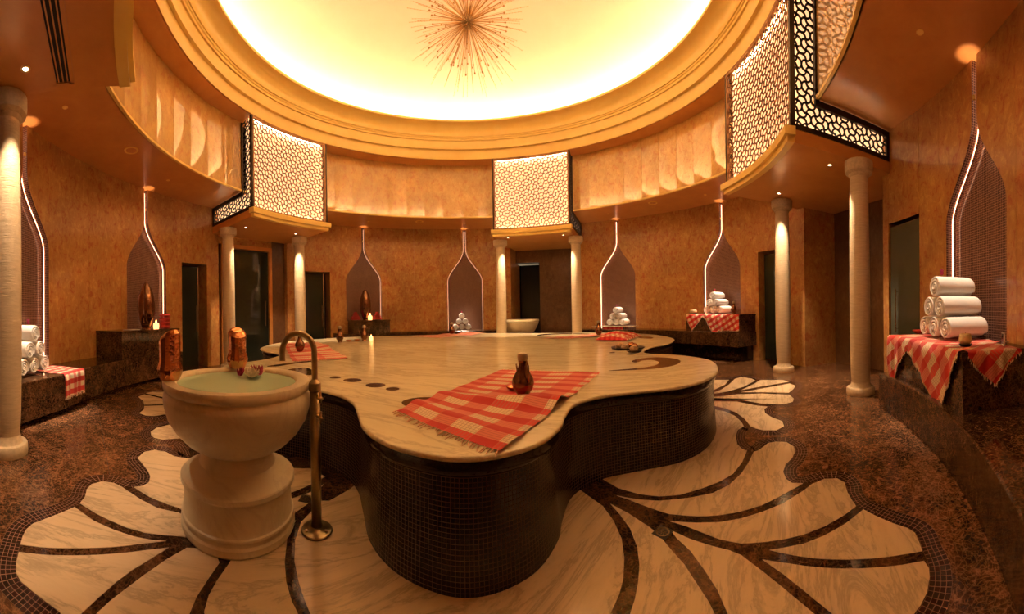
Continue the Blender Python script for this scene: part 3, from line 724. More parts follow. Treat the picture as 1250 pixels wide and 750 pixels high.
H = 14.25; HWB = RB * math.sin(R_(H)); DB = RB * math.cos(R_(H))
HWW = 1.41; DW = math.sqrt(RW ** 2 - HWW ** 2)
Z0, Z1 = 4.04, ZT - .01
BOXL = {'left': 'pale backlit lattice box over the dark doorway on the left',
        'back': 'backlit lattice box above the far doorway and its basin',
        'right': 'large curved backlit lattice box above the columns on the right',
        'front': 'copper-soffited box at top left with a slotted vent in its underside'}
def box(nm, ax):
    t_ = thing('lattice_box', BOXL[nm], 'balcony', (0, 0, 0), 0, 'lattice boxes round the dome')
    # soffit
    m = MB()
    ang = [-H + 2 * H * i / 12 for i in range(13)]
    fr = [P(ax + a, RB, ZB) for a in ang]
    bk = [local(ax, -HWW + 2 * HWW * i / 12, DW, ZB) for i in range(13)]
    bk2 = [local(ax, (-HWW + 2 * HWW * i / 12), 8.2, ZB) for i in range(13)]
    v = fr + bk + bk2
    f = [(i, i + 13, i + 14, i + 1) for i in range(12)] + [(i + 13, i + 26, i + 27, i + 14) for i in range(12)]
    m.add(v, f); m.build('soffit', M_SOFF, t_)
    # fascia: two gold steps in front, plain returns
    m = MB(); m.arcbox(ax - H - .35, ax + H + .35, RB - .05, RB + .06, ZB - .005, ZB + .075, 14); m.build('fascia_step', M_GOLD, t_)
    m = MB(); m.arcbox(ax - H - 1.0, ax + H + 1.0, RB - .10, RB + .06, ZB + .078, ZB + .20, 14); m.build('fascia_step', M_GOLD, t_)
    for sg in (-1, 1):
        c0 = local(ax, sg * HWB, DB, 0); c1 = local(ax, sg * HWW, DW, 0)
        d = (c1 - c0); L_ = d.length; mid = (c0 + c1) / 2
        m = MB(); m.box((mid.x, mid.y, ZB + .10), (L_, .05, .20), math.atan2(d.y, d.x)); m.build('side_fascia', M_SOFF, t_)
    # front frame + lattice (curved)
    U = RB * R_(H)
    mf = lambda u, v_, d: P(ax + math.degrees(u / RB), RB + .03 - d, v_)
    fm = MB(); B = .055
    da = math.degrees(B / RB)
    fm.arcbox(ax - H, ax + H, RB, RB + .05, Z0 - .01, Z0 + B, 14); fm.arcbox(ax - H, ax + H, RB, RB + .05, Z1 - B, Z1, 14)
    fm.arcbox(ax - H, ax - H + da, RB, RB + .05, Z0 + B, Z1 - B, 1); fm.arcbox(ax + H - da, ax + H, RB, RB + .05, Z0 + B, Z1 - B, 1)
    fm.build('screen_frame', M_BRONZE2, t_)
    ins = lambda u, v_: abs(u) < U - B + .01 and Z0 + B - .01 < v_ < Z1 - B + .01
    if nm != 'front' or True:
        lattice(-U, U, Z0, Z1, mf, ins).build('lattice', M_BRONZE2, t_)
    # side screens, L-shaped
    zl = ZG - .03
    for sg in (-1, 1):
        c0 = local(ax, sg * HWB, DB, 0); c1 = local(ax, sg * HWW, DW, 0)
        d = (c1 - c0); L_ = d.length; dn = d.normalized(); nn = Vector((dn.y, -dn.x, 0))
        if nn.dot(local(ax, sg, 0, 0)) < 0: nn = -nn
        lf = (RG - RB) + .035
        sf = lambda u, v_, e, c0=c0, dn=dn, nn=nn: c0 + dn * u + nn * (e - .02) + Vector((0, 0, v_))
        def bar(m_, u0, u1, v0, v1):
            vv = [sf(u, v_, e) for e in (0, .045) for u, v_ in ((u0, v0), (u1, v0), (u1, v1), (u0, v1))]
            m_.add(vv, [(0,3,2,1),(4,5,6,7),(0,1,5,4),(1,2,6,5),(2,3,7,6),(3,0,4,7)])
        m = MB(); B2 = .07
        bar(m, 0, L_, Z0 - .02, Z0 + B2); bar(m, 0, B2 + .01, Z0, Z1); bar(m, lf - B2, lf, zl - B2, Z1); bar(m, lf - B2, L_, zl - B2 - .02, zl + .01); bar(m, L_ - B2, L_, Z0, zl)
        m.build('side_frame', M_BRONZE, t_)
        insd = lambda u, v_, L_=L_: (B2 < u < L_ - B2 and Z0 + B2 - .01 < v_ < zl - B2) or (B2 < u < lf - B2 and Z0 + B2 - .01 < v_ < Z1)
        lattice(0, L_, Z0, Z1, lambda u, v_, e: sf(u, v_, e + .01), insd, .110, .027).build('side_lattice', M_BRONZE, t_)
        m = MB()
        for (u0, u1, v0, v1) in ((.10, lf, Z0, Z1), (lf, L_, Z0, zl)):
            q = [sf(u, v_, -.13) for u, v_ in ((u0, v0), (u1, v0), (u1, v1), (u0, v1))]
            m.add(q, [(0, 1, 2, 3)])
        m.build('side_diffuser', M_DIFF, t_)
        m = MB(); m.tube([sf(.15, Z0 + .01, -.07), sf(L_ - .05, Z0 + .01, -.07)], .014, 6); m.build('light_tube', M_STRIP, t_)
    m = MB(); n_ = 14; v = []; f = []
    for i in range(n_ + 1):
        a = ax - H + .35 + (2 * H - .7) * i / n_
        v += [P(a, RB + .17, Z0), P(a, RB + .17, Z1)]
    for i in range(n_): f.append((2 * i, 2 * i + 1, 2 * i + 3, 2 * i + 2))
    m.add(v, f); m.build('diffuser', M_DIFF, t_)
    for z in (Z0 + .01, Z1 - .02):
        m = MB(); m.tube([P(ax - H + 1.5 + (2 * H - 3) * i / 12, RB + .12, z) for i in range(13)], .016, 6); m.build('light_tube', M_STRIP, t_)
for nm, ax in AX.items(): box(nm, ax)

# ---- columns and downlights
COLS = [('left of the dark glass door on the left', -87.3, 6.14), ('right of the dark glass door on the left', -64.8, 5.98),
        ('left of the far doorway with the basin', 3.3, 5.45), ('right of the far doorway', 29.4, 5.62),
        ('second from the right edge, farther from the camera', 95.0, 6.12), ('nearest on the right, beside the open glass door', 117.9, 6.15),
        ('cut off by the left edge of the picture', -152.0, 6.17)]
shaft = [(.150, .20), (.165, .5), (.172, 1.3), (.168, 2.3), (.152, 3.45), (.148, 3.58)]
shaft = [(x.x, x.y) for x in catmull([(a, b) for a, b in shaft], 6, False)]
def column(desc, a, r):
    t_ = thing('stone_column', 'ribbed cream stone column ' + desc, 'column', P(a, r), 0, 'stone columns')
    lathe_obj('shaft', shaft, M_COLUMN, t_, 40)
    lathe_obj('base', [(0, 0), (.235, 0), (.24, .03), (.235, .10), (.225, .115), (.185, .12), (.165, .15), (.152, .20)], M_CAP, t_, 40)
    lathe_obj('capital', [(.148, 3.56), (.165, 3.58), (.175, 3.61), (.205, 3.625), (.225, 3.64), (.235, 3.70), (.235, 3.815), (0, 3.828)], M_CAP, t_, 40)
for c in COLS: column(*c)
for desc, a, r in COLS:
    ax = min(AX.values(), key=lambda q: abs((a - q + 180) % 360 - 180))
    sg = 1 if ((a - ax + 180) % 360 - 180) < 0 else -1
    q = P(a + sg * 3.2, r - .36, ZB)
    t_ = thing('downlight', 'downlight by the column ' + desc.split(',')[0], 'lamp', q, 0, 'downlights by the capitals')
    lathe_obj('trim', [(.028, 0), (.05, 0), (.048, -.006), (.03, -.008)], M_GOLD, t_, 20)
    lathe_obj('bulb', [(.001, -.004), (.028, -.002)], M_BULB, t_, 16)
    for tgt, pw, sz in ((P(a, r - .3, 0), SPOT_W * (.75 if a < -120 else 1), 62),):
        l = bpy.data.lights.new('spot', 'SPOT'); l.energy = pw; l.color = (1, .68, .40); l.spot_size = R_(sz); l.spot_blend = .6; l.shadow_soft_size = .03
        lo = bpy.data.objects.new('spot', l); COL.objects.link(lo); lo.parent = t_
        lo.location = (0, 0, -.02)
        dd = Vector(tgt) - q
        lo.rotation_euler = dd.to_track_quat('-Z', 'Y').to_euler()

# ---- doors
def door(i, a0, a1, ht, hinge, lit=False):
    t_ = thing('door_%d' % i, kind='structure')
    r1 = RW + .42
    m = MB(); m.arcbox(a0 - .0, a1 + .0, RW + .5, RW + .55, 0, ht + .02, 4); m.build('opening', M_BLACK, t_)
    for s_, a in ((0, a0), (1, a1)):
        aa = (a - .25, a) if s_ == 0 else (a, a + .25)
        m = MB(); m.arcbox(aa[0], aa[1], RW + .005, RW + .5, 0, ht, 1); m.build('jamb', M_WALL, t_)
    m = MB(); m.arcbox(a0, a1, RW + .005, RW + .5, ht, ht + .03, 4); m.build('head', M_WALL, t_)
    g0, g1 = (a0 + .4, a1 - 1.6) if hinge > 0 else (a0 + 1.6, a1 - .4)
    if hinge < 0: g0 = a0 + .25
    m = MB(); m.arcbox(g0, g1, RW + (.22 if hinge > 0 else .03), RW + (.235 if hinge > 0 else .045), .02, ht - .06, 4); m.build('glass_leaf', M_GLASS if hinge > 0 else M_GLASS2, t_)
    ah = g1 - .5 if hinge > 0 else g0 + 1.6
    RH = RW if hinge > 0 else RW - .19
    m = MB(); p0, p1 = P(ah, RH + .17, 1.0), P(ah, RH + .17, 1.75)
    m.tube([P(ah, RH + .22, 1.05), P(ah, RH + .17, 1.05)], .008, 6); m.tube([P(ah, RH + .22, 1.70), P(ah, RH + .17, 1.70)], .008, 6); m.tube([p0, p1], .012, 8)
    m.build('handle', M_CHROME, t_)
    ag = g1 if hinge > 0 else g0 + .9
    m = MB(); m.arcbox(min(ag, ag + hinge * .25), max(ag, ag + hinge * .25), RW + .2, RW + .26, 0, ht - .04, 1); m.build('frame_post', M_CHROME, t_)
for i, (a0, a1, ht) in enumerate(DOORS): door(i + 1, a0, a1, ht, -1 if i == 3 else 1)
# tall glass doors inside the left alcove and the open leaf on the right
t_ = thing('door_5', kind='structure')
ax = AX['left']
lbox('glass_leaf', ax, -.95, .62, D0 + .22, D0 + .235, .02, 3.48, M_GLASS, t_)
lbox('frame_post', ax, .62, .74, D0 + .15, D0 + .30, 0, 3.6, M_SOFF, t_)
lbox('frame_post', ax, -1.07, -.95, D0 + .15, D0 + .30, 0, 3.6, M_SOFF, t_)
lbox('frame_head', ax, -1.07, .74, D0 + .15, D0 + .30, 3.5, 3.62, M_SOFF, t_)
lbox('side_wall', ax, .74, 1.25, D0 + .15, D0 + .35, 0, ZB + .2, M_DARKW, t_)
lbox('overpanel', ax, -1.25, .74, D0 + .17, D0 + .30, 3.62, ZB + .2, M_WALL, t_)
m = MB(); m.tube([local(ax, .48, D0 + .17, 1.1), local(ax, .48, D0 + .17, 1.9)], .012, 8)
m.tube([local(ax, .48, D0 + .22, 1.15), local(ax, .48, D0 + .17, 1.15)], .008, 6); m.tube([local(ax, .48, D0 + .22, 1.85), local(ax, .48, D0 + .17, 1.85)], .008, 6)
m.build('handle', M_CHROME, t_)

# ================================================================== THINGS
# ---- benches and plinths
def bench(label, a0, a1, rf, z, zf, kick, group='curved stone benches', step=11, bulge=0):
    """rf: front radius at both ends"""
    t_ = thing('stone_bench', label, 'bench', P((a0 + a1) / 2, (rf[0] + rf[1]) / 2 + .3), 0, group)
    off = -t_.location
    n = max(1, round((a1 - a0) / step))
    def blk(b0, b1, f0, f1, r1, z0, z1, name, mat, K=5):
        m = MB(); v = []
        for i in range(K + 1):
            u = i / K; a = b0 + (b1 - b0) * u; r0 = f0 + (f1 - f0) * u
            for r, zz in ((r0, z0), (r1, z0), (r1, z1), (r0 + .012, z1), (r0, z1 - .012)): v.append(P(a, r, zz) + off)
        f = []
        for i in range(K):
            for k in range(5):
                k2 = (k + 1) % 5; f.append((i * 5 + k, i * 5 + 5 + k, i * 5 + 5 + k2, i * 5 + k2))
        f.append((0, 1, 2, 3, 4)); e = K * 5; f.append((e + 4, e + 3, e + 2, e + 1, e))
        m.add(v, f); m.build(name, mat, t_)
    for i in range(n):
        b0 = a0 + (a1 - a0) * i / n + .015; b1 = a0 + (a1 - a0) * (i + 1) / n - .015
        f0 = rf[0] + (rf[1] - rf[0]) * i / n; f1 = rf[0] + (rf[1] - rf[0]) * (i + 1) / n
        blk(b0, b1, f0 + (bulge if i == 0 else 0), f1, RW - .004, zf, z, 'stone_block', M_EMPS)
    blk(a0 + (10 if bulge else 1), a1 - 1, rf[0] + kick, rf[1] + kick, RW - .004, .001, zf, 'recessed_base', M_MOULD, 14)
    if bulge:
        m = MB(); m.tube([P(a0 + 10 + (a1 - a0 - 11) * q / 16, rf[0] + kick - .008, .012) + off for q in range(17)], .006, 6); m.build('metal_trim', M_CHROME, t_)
    return t_
bench('long curved brown marble bench along the left wall under the white towel stack', -149.5, -102.6, (6.12, 6.10), .60, .09, .16, bulge=.26)
bench('curved marble bench against the back wall left of the far doorway', -50.8, 1.2, (6.12, 6.12), .78, .40, .3)
bench('curved marble bench against the back wall right of the far doorway', 27, 80.9, (6.14, 6.10), .79, .42, .3)
bench('wide curved marble bench along the right edge of the picture', 125.6, 184, (6.0, 5.88), .50, .004, .02)

def plinth(label, a0, a1, r, z0, z1):
    t_ = thing('stone_plinth', label, 'plinth', P((a0 + a1) / 2, r + .3, z0), 0, 'marble plinths on the benches')
    m = MB(); m.arcbox(a0, a1, r, RW - .006, z0 + .001, z1 - .04, 6)
    for i in range(len(m.v)): m.v[i] = m.v[i] - t_.location
    m.build('body', M_EMPS, t_)
    m = MB(); m.arcbox(a0 - .12, a1 + .12, r - .012, RW - .006, z1 - .038, z1, 6)
    for i in range(len(m.v)): m.v[i] = m.v[i] - t_.location
    m.build('top_slab', M_EMPS, t_)
plinth('marble plinth on the left bench carrying the tall copper lantern', -120.6, -103.0, 6.17, .60, 1.155)
plinth('narrow marble plinth against the back wall left under a bottle niche', -46.2, -34.3, 6.2, .78, 1.22)
plinth('marble plinth under red checked cloth at the back right', 63.4, 80.7, 6.2, .79, 1.27)
plinth('nearest marble plinth on the right, half covered in red plaid cloth', 127.2, 145.2, 6.08, .50, 1.04)

# ---- the heated slab in the middle
SP = [(1.5, 4.95), (2.4, 4.72), (3.2, 4.55), (4.0, 3.75), (4.50, 2.78), (4.37, 1.39), (3.76, .49), (3.23, .15), (2.84, -.40), (2.82, -.76), (3.14, -1.15),
      (3.24, -1.77), (2.98, -2.35), (2.60, -2.74), (2.20, -2.90), (1.76, -2.88), (1.40, -2.90), (1.14, -3.07), (1.02, -3.33), (.96, -3.53),
      (.82, -3.75), (.64, -3.88), (.43, -3.95), (.22, -3.94), (-.03, -3.86), (-.25, -3.69), (-.43, -3.42), (-.60, -3.18), (-.86, -3.00),
      (-1.25, -2.92), (-1.8, -3.02), (-2.4, -3.05), (-2.80, -2.80), (-3.0, -2.3), (-2.98, -1.8), (-3.03, -1.4), (-3.25, -.98), (-3.75, -.80), (-4.25, -.45),
      (-4.62, .2), (-4.85, 1.0), (-4.75, 2.1), (-4.3, 3.2), (-3.6, 3.9), (-2.6, 4.35), (-1.5, 4.95), (-.5, 5.35), (.5, 5.3)]
ol = [Vector((p.x, p.y)) for p in catmull([(x, y) for x, y in SP], 5)]
if area([(p.x, p.y) for p in ol]) < 0: ol.reverse()
def offs(poly, d):
    n = len(poly); out = []
    for i in range(n):
        t_ = (poly[(i + 1) % n] - poly[i - 1]).normalized()
        out.append(poly[i] + Vector((t_.y, -t_.x)) * d)
    return out
def shell(rings, cap_top=True, cap_bot=False, uvs=True):
    """rings: list of (offset, z)"""
    n = len(ol); v = []; f = []; uv = []
    S = [0]
    for i in range(n): S.append(S[-1] + (ol[(i + 1) % n] - ol[i]).length)
    for d, z in rings:
        o = offs(ol, d)
        for i in range(n): v.append((o[i].x, o[i].y, z)); uv.append((S[i], z))
    for j in range(len(rings) - 1):
        for i in range(n):
            i2 = (i + 1) % n; f.append((j * n + i, j * n + i2, (j + 1) * n + i2, (j + 1) * n + i))
    if cap_top: f.append(tuple(range((len(rings) - 1) * n, len(rings) * n)))
    if cap_bot: f.append(tuple(reversed(range(n))))
    m = MB(); m.add(v, f, uv); return m
slab = thing('bathing_slab', 'large lobed cream marble bathing slab in the centre on a dark mosaic base', 'platform', (0, 0, 0))
o = shell([(-.02, .698), (-.004, .699), (.003, .704), (.006, .714), (.003, .724), (-.005, .7285), (-.014, .730)], True, True).build('marble_top', M_SLAB, slab); autosmooth(o, 50)
o = shell([(-.050, .60), (-.034, .612), (-.026, .63), (-.022, .66), (-.026, .698)], False).build('dark_moulding', M_MOULD, slab); autosmooth(o, 50)
o = shell([(-.026, .001), (-.034, .12), (-.046, .3), (-.052, .5), (-.050, .602)], False).build('mosaic_base', M_MSLAB, slab); autosmooth(o, 50)
ZS = .7305
def inlay(pts, k=5, closed=True):
    q = [(p.x, p.y) for p in catmull(pts, k)]
    if area(q) < 0: q = q[::-1]
    v, f = prism(q, ZS - .002, ZS + .0008); m = MB(); m.add(v, f); m.build('inlay', M_VEIN, slab)
def disc(x, y, rx, ry=None, rot=0):
    ry = ry or rx; pts = []
    for i in range(20):
        a = 2 * PI * i / 20; u, v = rx * math.cos(a), ry * math.sin(a)
        pts.append((x + u * math.cos(rot) - v * math.sin(rot), y + u * math.sin(rot) + v * math.cos(rot)))
    inlay(pts, 1)
for x, y, r in ((-1.25, -2.36, .065), (-1.0, -2.42, .10), (-.67, -2.55, .10), (-.45, -2.65, .065), (2.52, -.64, .075), (2.3, -.35, .05)): disc(x, y, r)
disc(-.03, -3.02, .19, .16, .3)
inlay([(1.77, -1.87), (2.03, -1.94), (2.33, -1.98), (2.63, -1.90), (2.86, -1.65), (2.88, -1.36), (2.71, -1.15), (2.45, -1.17), (2.28, -1.31), (2.27, -1.44), (2.34, -1.42), (2.44, -1.33), (2.57, -1.37), (2.56, -1.60), (2.38, -1.80), (2.10, -1.85)])
inlay([(1.35, 3.7), (1.5, 4.3), (2.0, 4.6), (2.6, 4.45), (2.95, 4.0), (2.75, 3.9), (2.4, 4.15), (1.95, 4.2), (1.6, 4.0)])
inlay([(-2.47, -2.16), (-2.40, -1.75), (-2.25, -1.42), (-2.2, -1.47), (-2.3, -1.8), (-2.35, -2.1)])
inlay([(-2.05, -2.22), (-1.9, -2.25), (-1.62, -2.40), (-1.60, -2.30), (-1.8, -2.05), (-1.98, -1.98)])
inlay([(3.45, 2.6), (3.9, 2.5), (4.1, 2.1), (3.95, 1.7), (3.75, 1.9), (3.75, 2.2)])
inlay([(-2.9, 3.9), (-2.5, 4.05), (-1.9, 4.3), (-1.2, 4.2), (-1.9, 4.15), (-2.4, 3.9)])

# ---- basin in front
bas = thing('pedestal_basin', 'large cream marble pedestal basin full of greenish water in the foreground', 'basin', (-1.08, -4.0, 0))
lathe_obj('pedestal', [(0, .006), (.395, .006), (.402, .02), (.402, .055), (.392, .07), (.392, .085), (.398, .10), (.396, .112), (.386, .118), (.382, .130), (.378, .20), (.378, .28),
                       (.379, .298), (.384, .301), (.386, .308), (.392, .312), (.400, .318), (.402, .322), (.402, .348), (.396, .356), (.375, .366), (.32, .395), (.27, .43), (.245, .475), (.235, .50), (.235, .54)], M_BASIN, bas, 72, ang=24)
lathe_obj('bowl', [(.10, .52), (.235, .53), (.30, .545), (.37, .59), (.44, .66), (.49, .74), (.515, .82), (.522, .88), (.515, .915), (.505, .925), (.503, .935), (.515, .945), (.522, .96), (.522, .99), (.514, 1.0),
                   (.44, 1.0), (.427, .992), (.42, .97), (.40, .85), (.34, .72), (.22, .63), (.0, .60)], M_BASIN, bas, 96, ang=50)
lathe_obj('water', [(0, .975), (.421, .975)], M_WATER, bas, 64)
fl = thing('floating_orchids', 'pale orchid blooms and magenta petals floating on the basin water', 'flowers', (-1.13, -3.80, .978))
def petal_mesh(L=.048, W=.026, up=.02):
    v = []; f = []
    for i in range(5):
        u = i / 4; w_ = W * math.sin(PI * min(.95, .1 + u * .85))
        v += [(u * L, -w_, up * u * u * 2 + .004), (u * L, 0, up * u * u + .001), (u * L, w_, up * u * u * 2 + .004)]
    for i in range(4):
        b = i * 3; f += [(b, b + 3, b + 4, b + 1), (b + 1, b + 4, b + 5, b + 2)]
    return mesh(v, f, None, 'petal')
pm_pale = petal_mesh(); pm_pale.materials.append(M_PALE)
pm_pink = petal_mesh(.026, .014); pm_pink.materials.append(M_PINK)
for (x, y, kind) in ((0, 0, 0), (.06, -.05, 0), (.05, .03, 0), (-.02, .05, 1), (.03, .07, 1), (.10, -.01, 1), (-.09, -.02, 1), (-.06, -.06, 1)):
    for k in range(5 if kind == 0 else 3):
        o = bpy.data.objects.new('petal', pm_pale if kind == 0 else pm_pink); COL.objects.link(o); o.parent = fl
        o.scale = (1.25, 1.25, 1.25); o.location = (x, y, .004 + .018 * (kind == 1 and x > -.05) + random.uniform(0, .004)); o.rotation_euler = (random.uniform(-.3, .2), random.uniform(-.35, -.12), k * 2 * PI / 5 + random.random())
# tap
tap = thing('floor_tap', 'tall satin brass gooseneck tap standing beside the basin', 'tap', (-.58, -3.75, .006))
lathe_obj('base_plate', [(0, 0), (.10, 0), (.105, .008), (.10, .016), (.075, .02), (.05, .028), (.04, .04)], M_BRASS, tap, 40)
m = MB(); m.tube([(0, 0, .02), (0, 0, .95)], .034, 24); m.build('lower_pipe', M_BRASS, tap, True)
lathe_obj('collar', [(.034, .93), (.042, .935), (.042, .985), (.030, 1.0), (.022, 1.01)], M_BRASS, tap, 28)
dx, dy = -.89, -.45; r_ = .11
pts = [(0, 0, .98), (0, 0, 1.12), (0, 0, 1.19)] + [(dx * (r_ - r_ * math.cos(a)), dy * (r_ - r_ * math.cos(a)), 1.19 + r_ * 1.15 * math.sin(a)) for a in [PI * i / 14 for i in range(1, 15)]] + [(dx * 2 * r_, dy * 2 * r_, 1.13)]
m = MB(); m.tube(pts, .020, 16); autosmooth(m.build('gooseneck', M_BRASS, tap), 60)
for z in (.90, .77):
    m = MB(); m.tube([(.0, 0, z), (.085, -.05, z)], .013, 12); m.tube([(.07, -.041, z - .03), (.07, -.041, z + .045)], .009, 10); m.build('handle', M_BRASS, tap, True)
for (x, y) in ((.075, 0), (-.04, .06), (-.035, -.07)):
    m = MB(); m.lathe([(0, .03), (.009, .03), (.009, .014)], 10, (x, y, 0)); m.build('bolt', M_CHROME, tap)
# floor drains
for x, y, rz, lb in ((1.585, -3.665, .5, 'square metal floor drain with a star grille in the floor right of the slab'), (-.86, -3.48, .3, 'small square floor drain behind the tap')):
    t_ = thing('floor_drain', lb, 'drain', (x, y, .006), rz, 'floor drains')
    m = MB(); m.box((0, 0, .001), (.105, .105, .002)); m.build('plate', M_BRONZE, t_)
    lathe_obj('rim', [(.034, .002), (.046, .003), (.046, .005), (.034, .005)], M_CHROME, t_, 24)
    for k in range(8):
        m = MB(); a = k * PI / 4; m.box((.02 * math.cos(a), .02 * math.sin(a), .003), (.03, .005, .002), a); m.build('grille_bar', M_CHROME, t_)

# ---- hammered copper jars on the rim
def facet_jar(desc, x, y, h, rz):
    t_ = thing('copper_jar', desc, 'jar', (x, y, 1.0), rz, 'copper jars on the basin rim')
    prof = [(0, 0), (.060, .002), (.064, .01), (.081, .055), (.084, .085), (.078, .110), (.070, .135), (.069, .20), (.073, .265), (.072, .295), (.058, h - .022), (.038, h - .008), (.0, h - .006)]
    o = lathe_obj('body', prof, M_COPPER, t_, 14, ang=20)
    for v_ in o.data.vertices:      # slanted shoulder, dented sides
        if v_.co.z > .25: v_.co.z += v_.co.x * .55 * min(1, (v_.co.z - .25) / .05)
        v_.co.x *= 1.10 + .04 * math.sin(v_.co.z * 40); v_.co.y *= 1.08
    m = MB(); m.lathe([(.0835, .086), (.0875, .09), (.087, .096), (.082, .1)], 28); m.build('belly_band', M_COPPER, t_, True)
facet_jar('hammered copper jar on the near left of the basin rim', -1.335, -4.395, .345, .4)
facet_jar('hammered copper jar with a slanted mouth on the far side of the basin rim', -1.42, -3.68, .335, 2.6)

# ---- jugs
def jug(desc, x, y, z, s, rz, mat=M_DCOPPER, handle=True, cap=True, group='metal jugs on the marble'):
    t_ = thing('metal_jug', desc, 'jug', (x, y, z), rz, group)
    pr = [(0, 0), (.050, 0), (.054, .008), (.048, .022), (.058, .04), (.080, .075), (.090, .115), (.084, .15), (.062, .19), (.042, .225), (.034, .26), (.036, .29), (.040, .305), (.033, .306), (.028, .28)]
    o = lathe_obj('body', [(r * s, h * s) for r, h in pr], mat, t_, 32, ang=45)
    if cap:
        lathe_obj('cap', [(.041 * s, .298 * s), (.044 * s, .31 * s), (.043 * s, .335 * s), (.034 * s, .352 * s), (.018 * s, .360 * s), (.001, .362 * s)], M_SILVER, t_, 24)
    if handle:
        m = MB(); m.tube([Vector(p) * s for p in ((.034, 0, .285), (.07, 0, .30), (.098, 0, .265), (.104, 0, .21), (.098, 0, .16), (.082, 0, .13))], .0075 * s, 8); m.build('handle', mat, t_, True)
        m = MB(); m.tube([Vector(p) * s for p in ((-.075, 0, .10), (-.10, 0, .15), (-.105, 0, .20), (-.125, 0, .25))], [.014 * s, .011 * s, .008 * s, .006 * s], 8); m.build('spout', mat, t_, True)
jug('dark copper jug with a pale metal cap on the red plaid towel in front', .75, -2.87, .742, 1.02, -1.15)
jug('squat dark copper jug on the red towel at the left end of the slab', -3.05, -.63, .745, 1.05, .8, handle=False, cap=False)
jug('copper jug with a handle, left of the two small bowls on the slab', -3.52, 1.68, .731, 1.15, 2.2, M_DCOPPER)
jug('copper jug between the two small bowls and the lit candle on the slab', -3.12, 2.28, .731, 1.15, .4, M_DCOPPER)
jug('dark jug in front of the white towel stack at the back centre', -1.22, 4.62, .735, 1.1, 1.2, M_DCOPPER, handle=False)
jug('copper jug at the far right of the slab before the cake of white towels', 3.03, 3.22, .735, 1.15, .9, M_DCOPPER)
jug('small copper jug at the right end of the red cloth on the back right plinth', *P(77.6, 6.35)[:2], 1.283, .95, 1.0, M_DCOPPER)

def bowl(desc, x, y, z, r, mat, cat='bowl', group='small bowls', h=.5):
    t_ = lathe_obj('small_bowl', [(0, .002), (r * .45, 0), (r * .8, r * h * .45), (r, r * h), (r * .97, r * h), (r * .75, r * h * .5), (r * .4, .008), (0.0, .007)], mat, None, 28, ang=60)
    t_.location = (x, y, z); setp(t_, desc, cat, group); return t_
M_REDG = simple('red_glass', (.55, .06, .035), .2)
bowl('small copper bowl tucked behind the jug on the front towel', .665, -2.62, .745, .06, M_COPPER)
bowl('red bowl at the left corner of the nearest plinth on the right', *P(127.9, 6.52)[:2], 1.052, .10, M_REDG)
bowl('left small reddish bowl between the two far left jugs', -3.38, 1.90, .731, .085, M_COPPER)
bowl('right small reddish bowl between the two far left jugs', -3.25, 2.12, .731, .085, M_COPPER)

def candle(desc, x, y, z, s=1.0, lit=True, mat=None):
    t_ = thing('candle', desc, 'candle', (x, y, z), 0, 'candles')
    if lit:
        lathe_obj('wax', [(0, 0), (.04 * s, 0), (.045 * s, .05 * s), (.04 * s, .09 * s), (.0, .085 * s)], mat or M_WAX, t_, 20)
        lathe_obj('flame', [(0, .085 * s), (.011 * s, .10 * s), (.007 * s, .125 * s), (0, .145 * s)], M_FLAME, t_, 10)
    else:
        lathe_obj('wax', [(0, .02), (.05 * s, .02), (.066 * s, .045), (.068 * s, .08), (.058 * s, .12), (.042 * s, .128), (.02, .122), (0, .122)], M_WAX, t_, 28, ang=60)
        lathe_obj('dish', [(0, 0), (.05 * s, 0), (.075 * s, .02), (.072 * s, .024), (.048 * s, .012), (0, .012)], M_BRONZE, t_, 28)
        m = MB(); m.tube([(0, 0, .12), (.002, 0, .135)], .0015, 5); m.build('wick', M_BLACK, t_)
M_GLOWW = emit('glowing_wax', (1.0, .42, .12), 2.6)
candle('round ivory candle in a dark dish before the nearest towel stack on the right', *P(142.2, 6.26)[:2], 1.052, .95, False)
candle('lit candle beside the left copper lantern on its plinth', *P(-109.3, 6.25)[:2], 1.156, 1.5, True, M_GLOWW)
candle('lit candle at the foot of the lantern on the far back plinth', *P(-40.6, 6.27)[:2], 1.221, 1.7, True, M_GLOWW)
candle('lit candle right of the jug at the far left of the slab', -2.98, 2.42, .731, 1.1, True, M_GLOWW)
candle('round pale candle on the left corner of the checked cloth, back right plinth', *P(65.0, 6.32)[:2], 1.283, 1.6, False)

# ---- lanterns
def lantern(desc, a, r, z, h, rad):
    t_ = thing('oval_lantern', desc, 'lantern', P(a, r, z), 0, 'tall oval copper lanterns')
    pr = []
    for i in range(25):
        u = i / 24; rr = rad * (math.sin(PI * (.10 + .88 * u)) ** .6)
        pr.append((max(rr, .004), .04 + u * (h - .06)))
    o = lathe_obj('shade', [(.0, .03), (rad * .45, .03)] + pr, M_LANT, t_, 40, ang=60)
    lathe_obj('foot', [(0, 0), (rad * .5, 0), (rad * .5, .02), (rad * .4, .04)], M_DCOPPER, t_, 28)
    lathe_obj('finial', [(.015, h - .03), (.022, h - .015), (.012, h), (0, h + .008)], M_COPPER, t_, 16)
    for k in range(6):
        m = MB()
        zz = .1 + k * (h - .2) / 5; rr = rad * (math.sin(PI * (.10 + .88 * (zz - .04) / (h - .06))) ** .6)
        m.lathe([(rr, zz - .003), (rr + .004, zz), (rr, zz + .003)], 40)
        m.build('hoop', M_DCOPPER, t_, True)
lantern('tall oval copper lantern on the left plinth', -110.3, 6.45, 1.156, 1.08, .205)
lantern('tall oval copper lantern on the far back plinth between red rolls', -41.5, 6.5, 1.221, 1.08, .195)

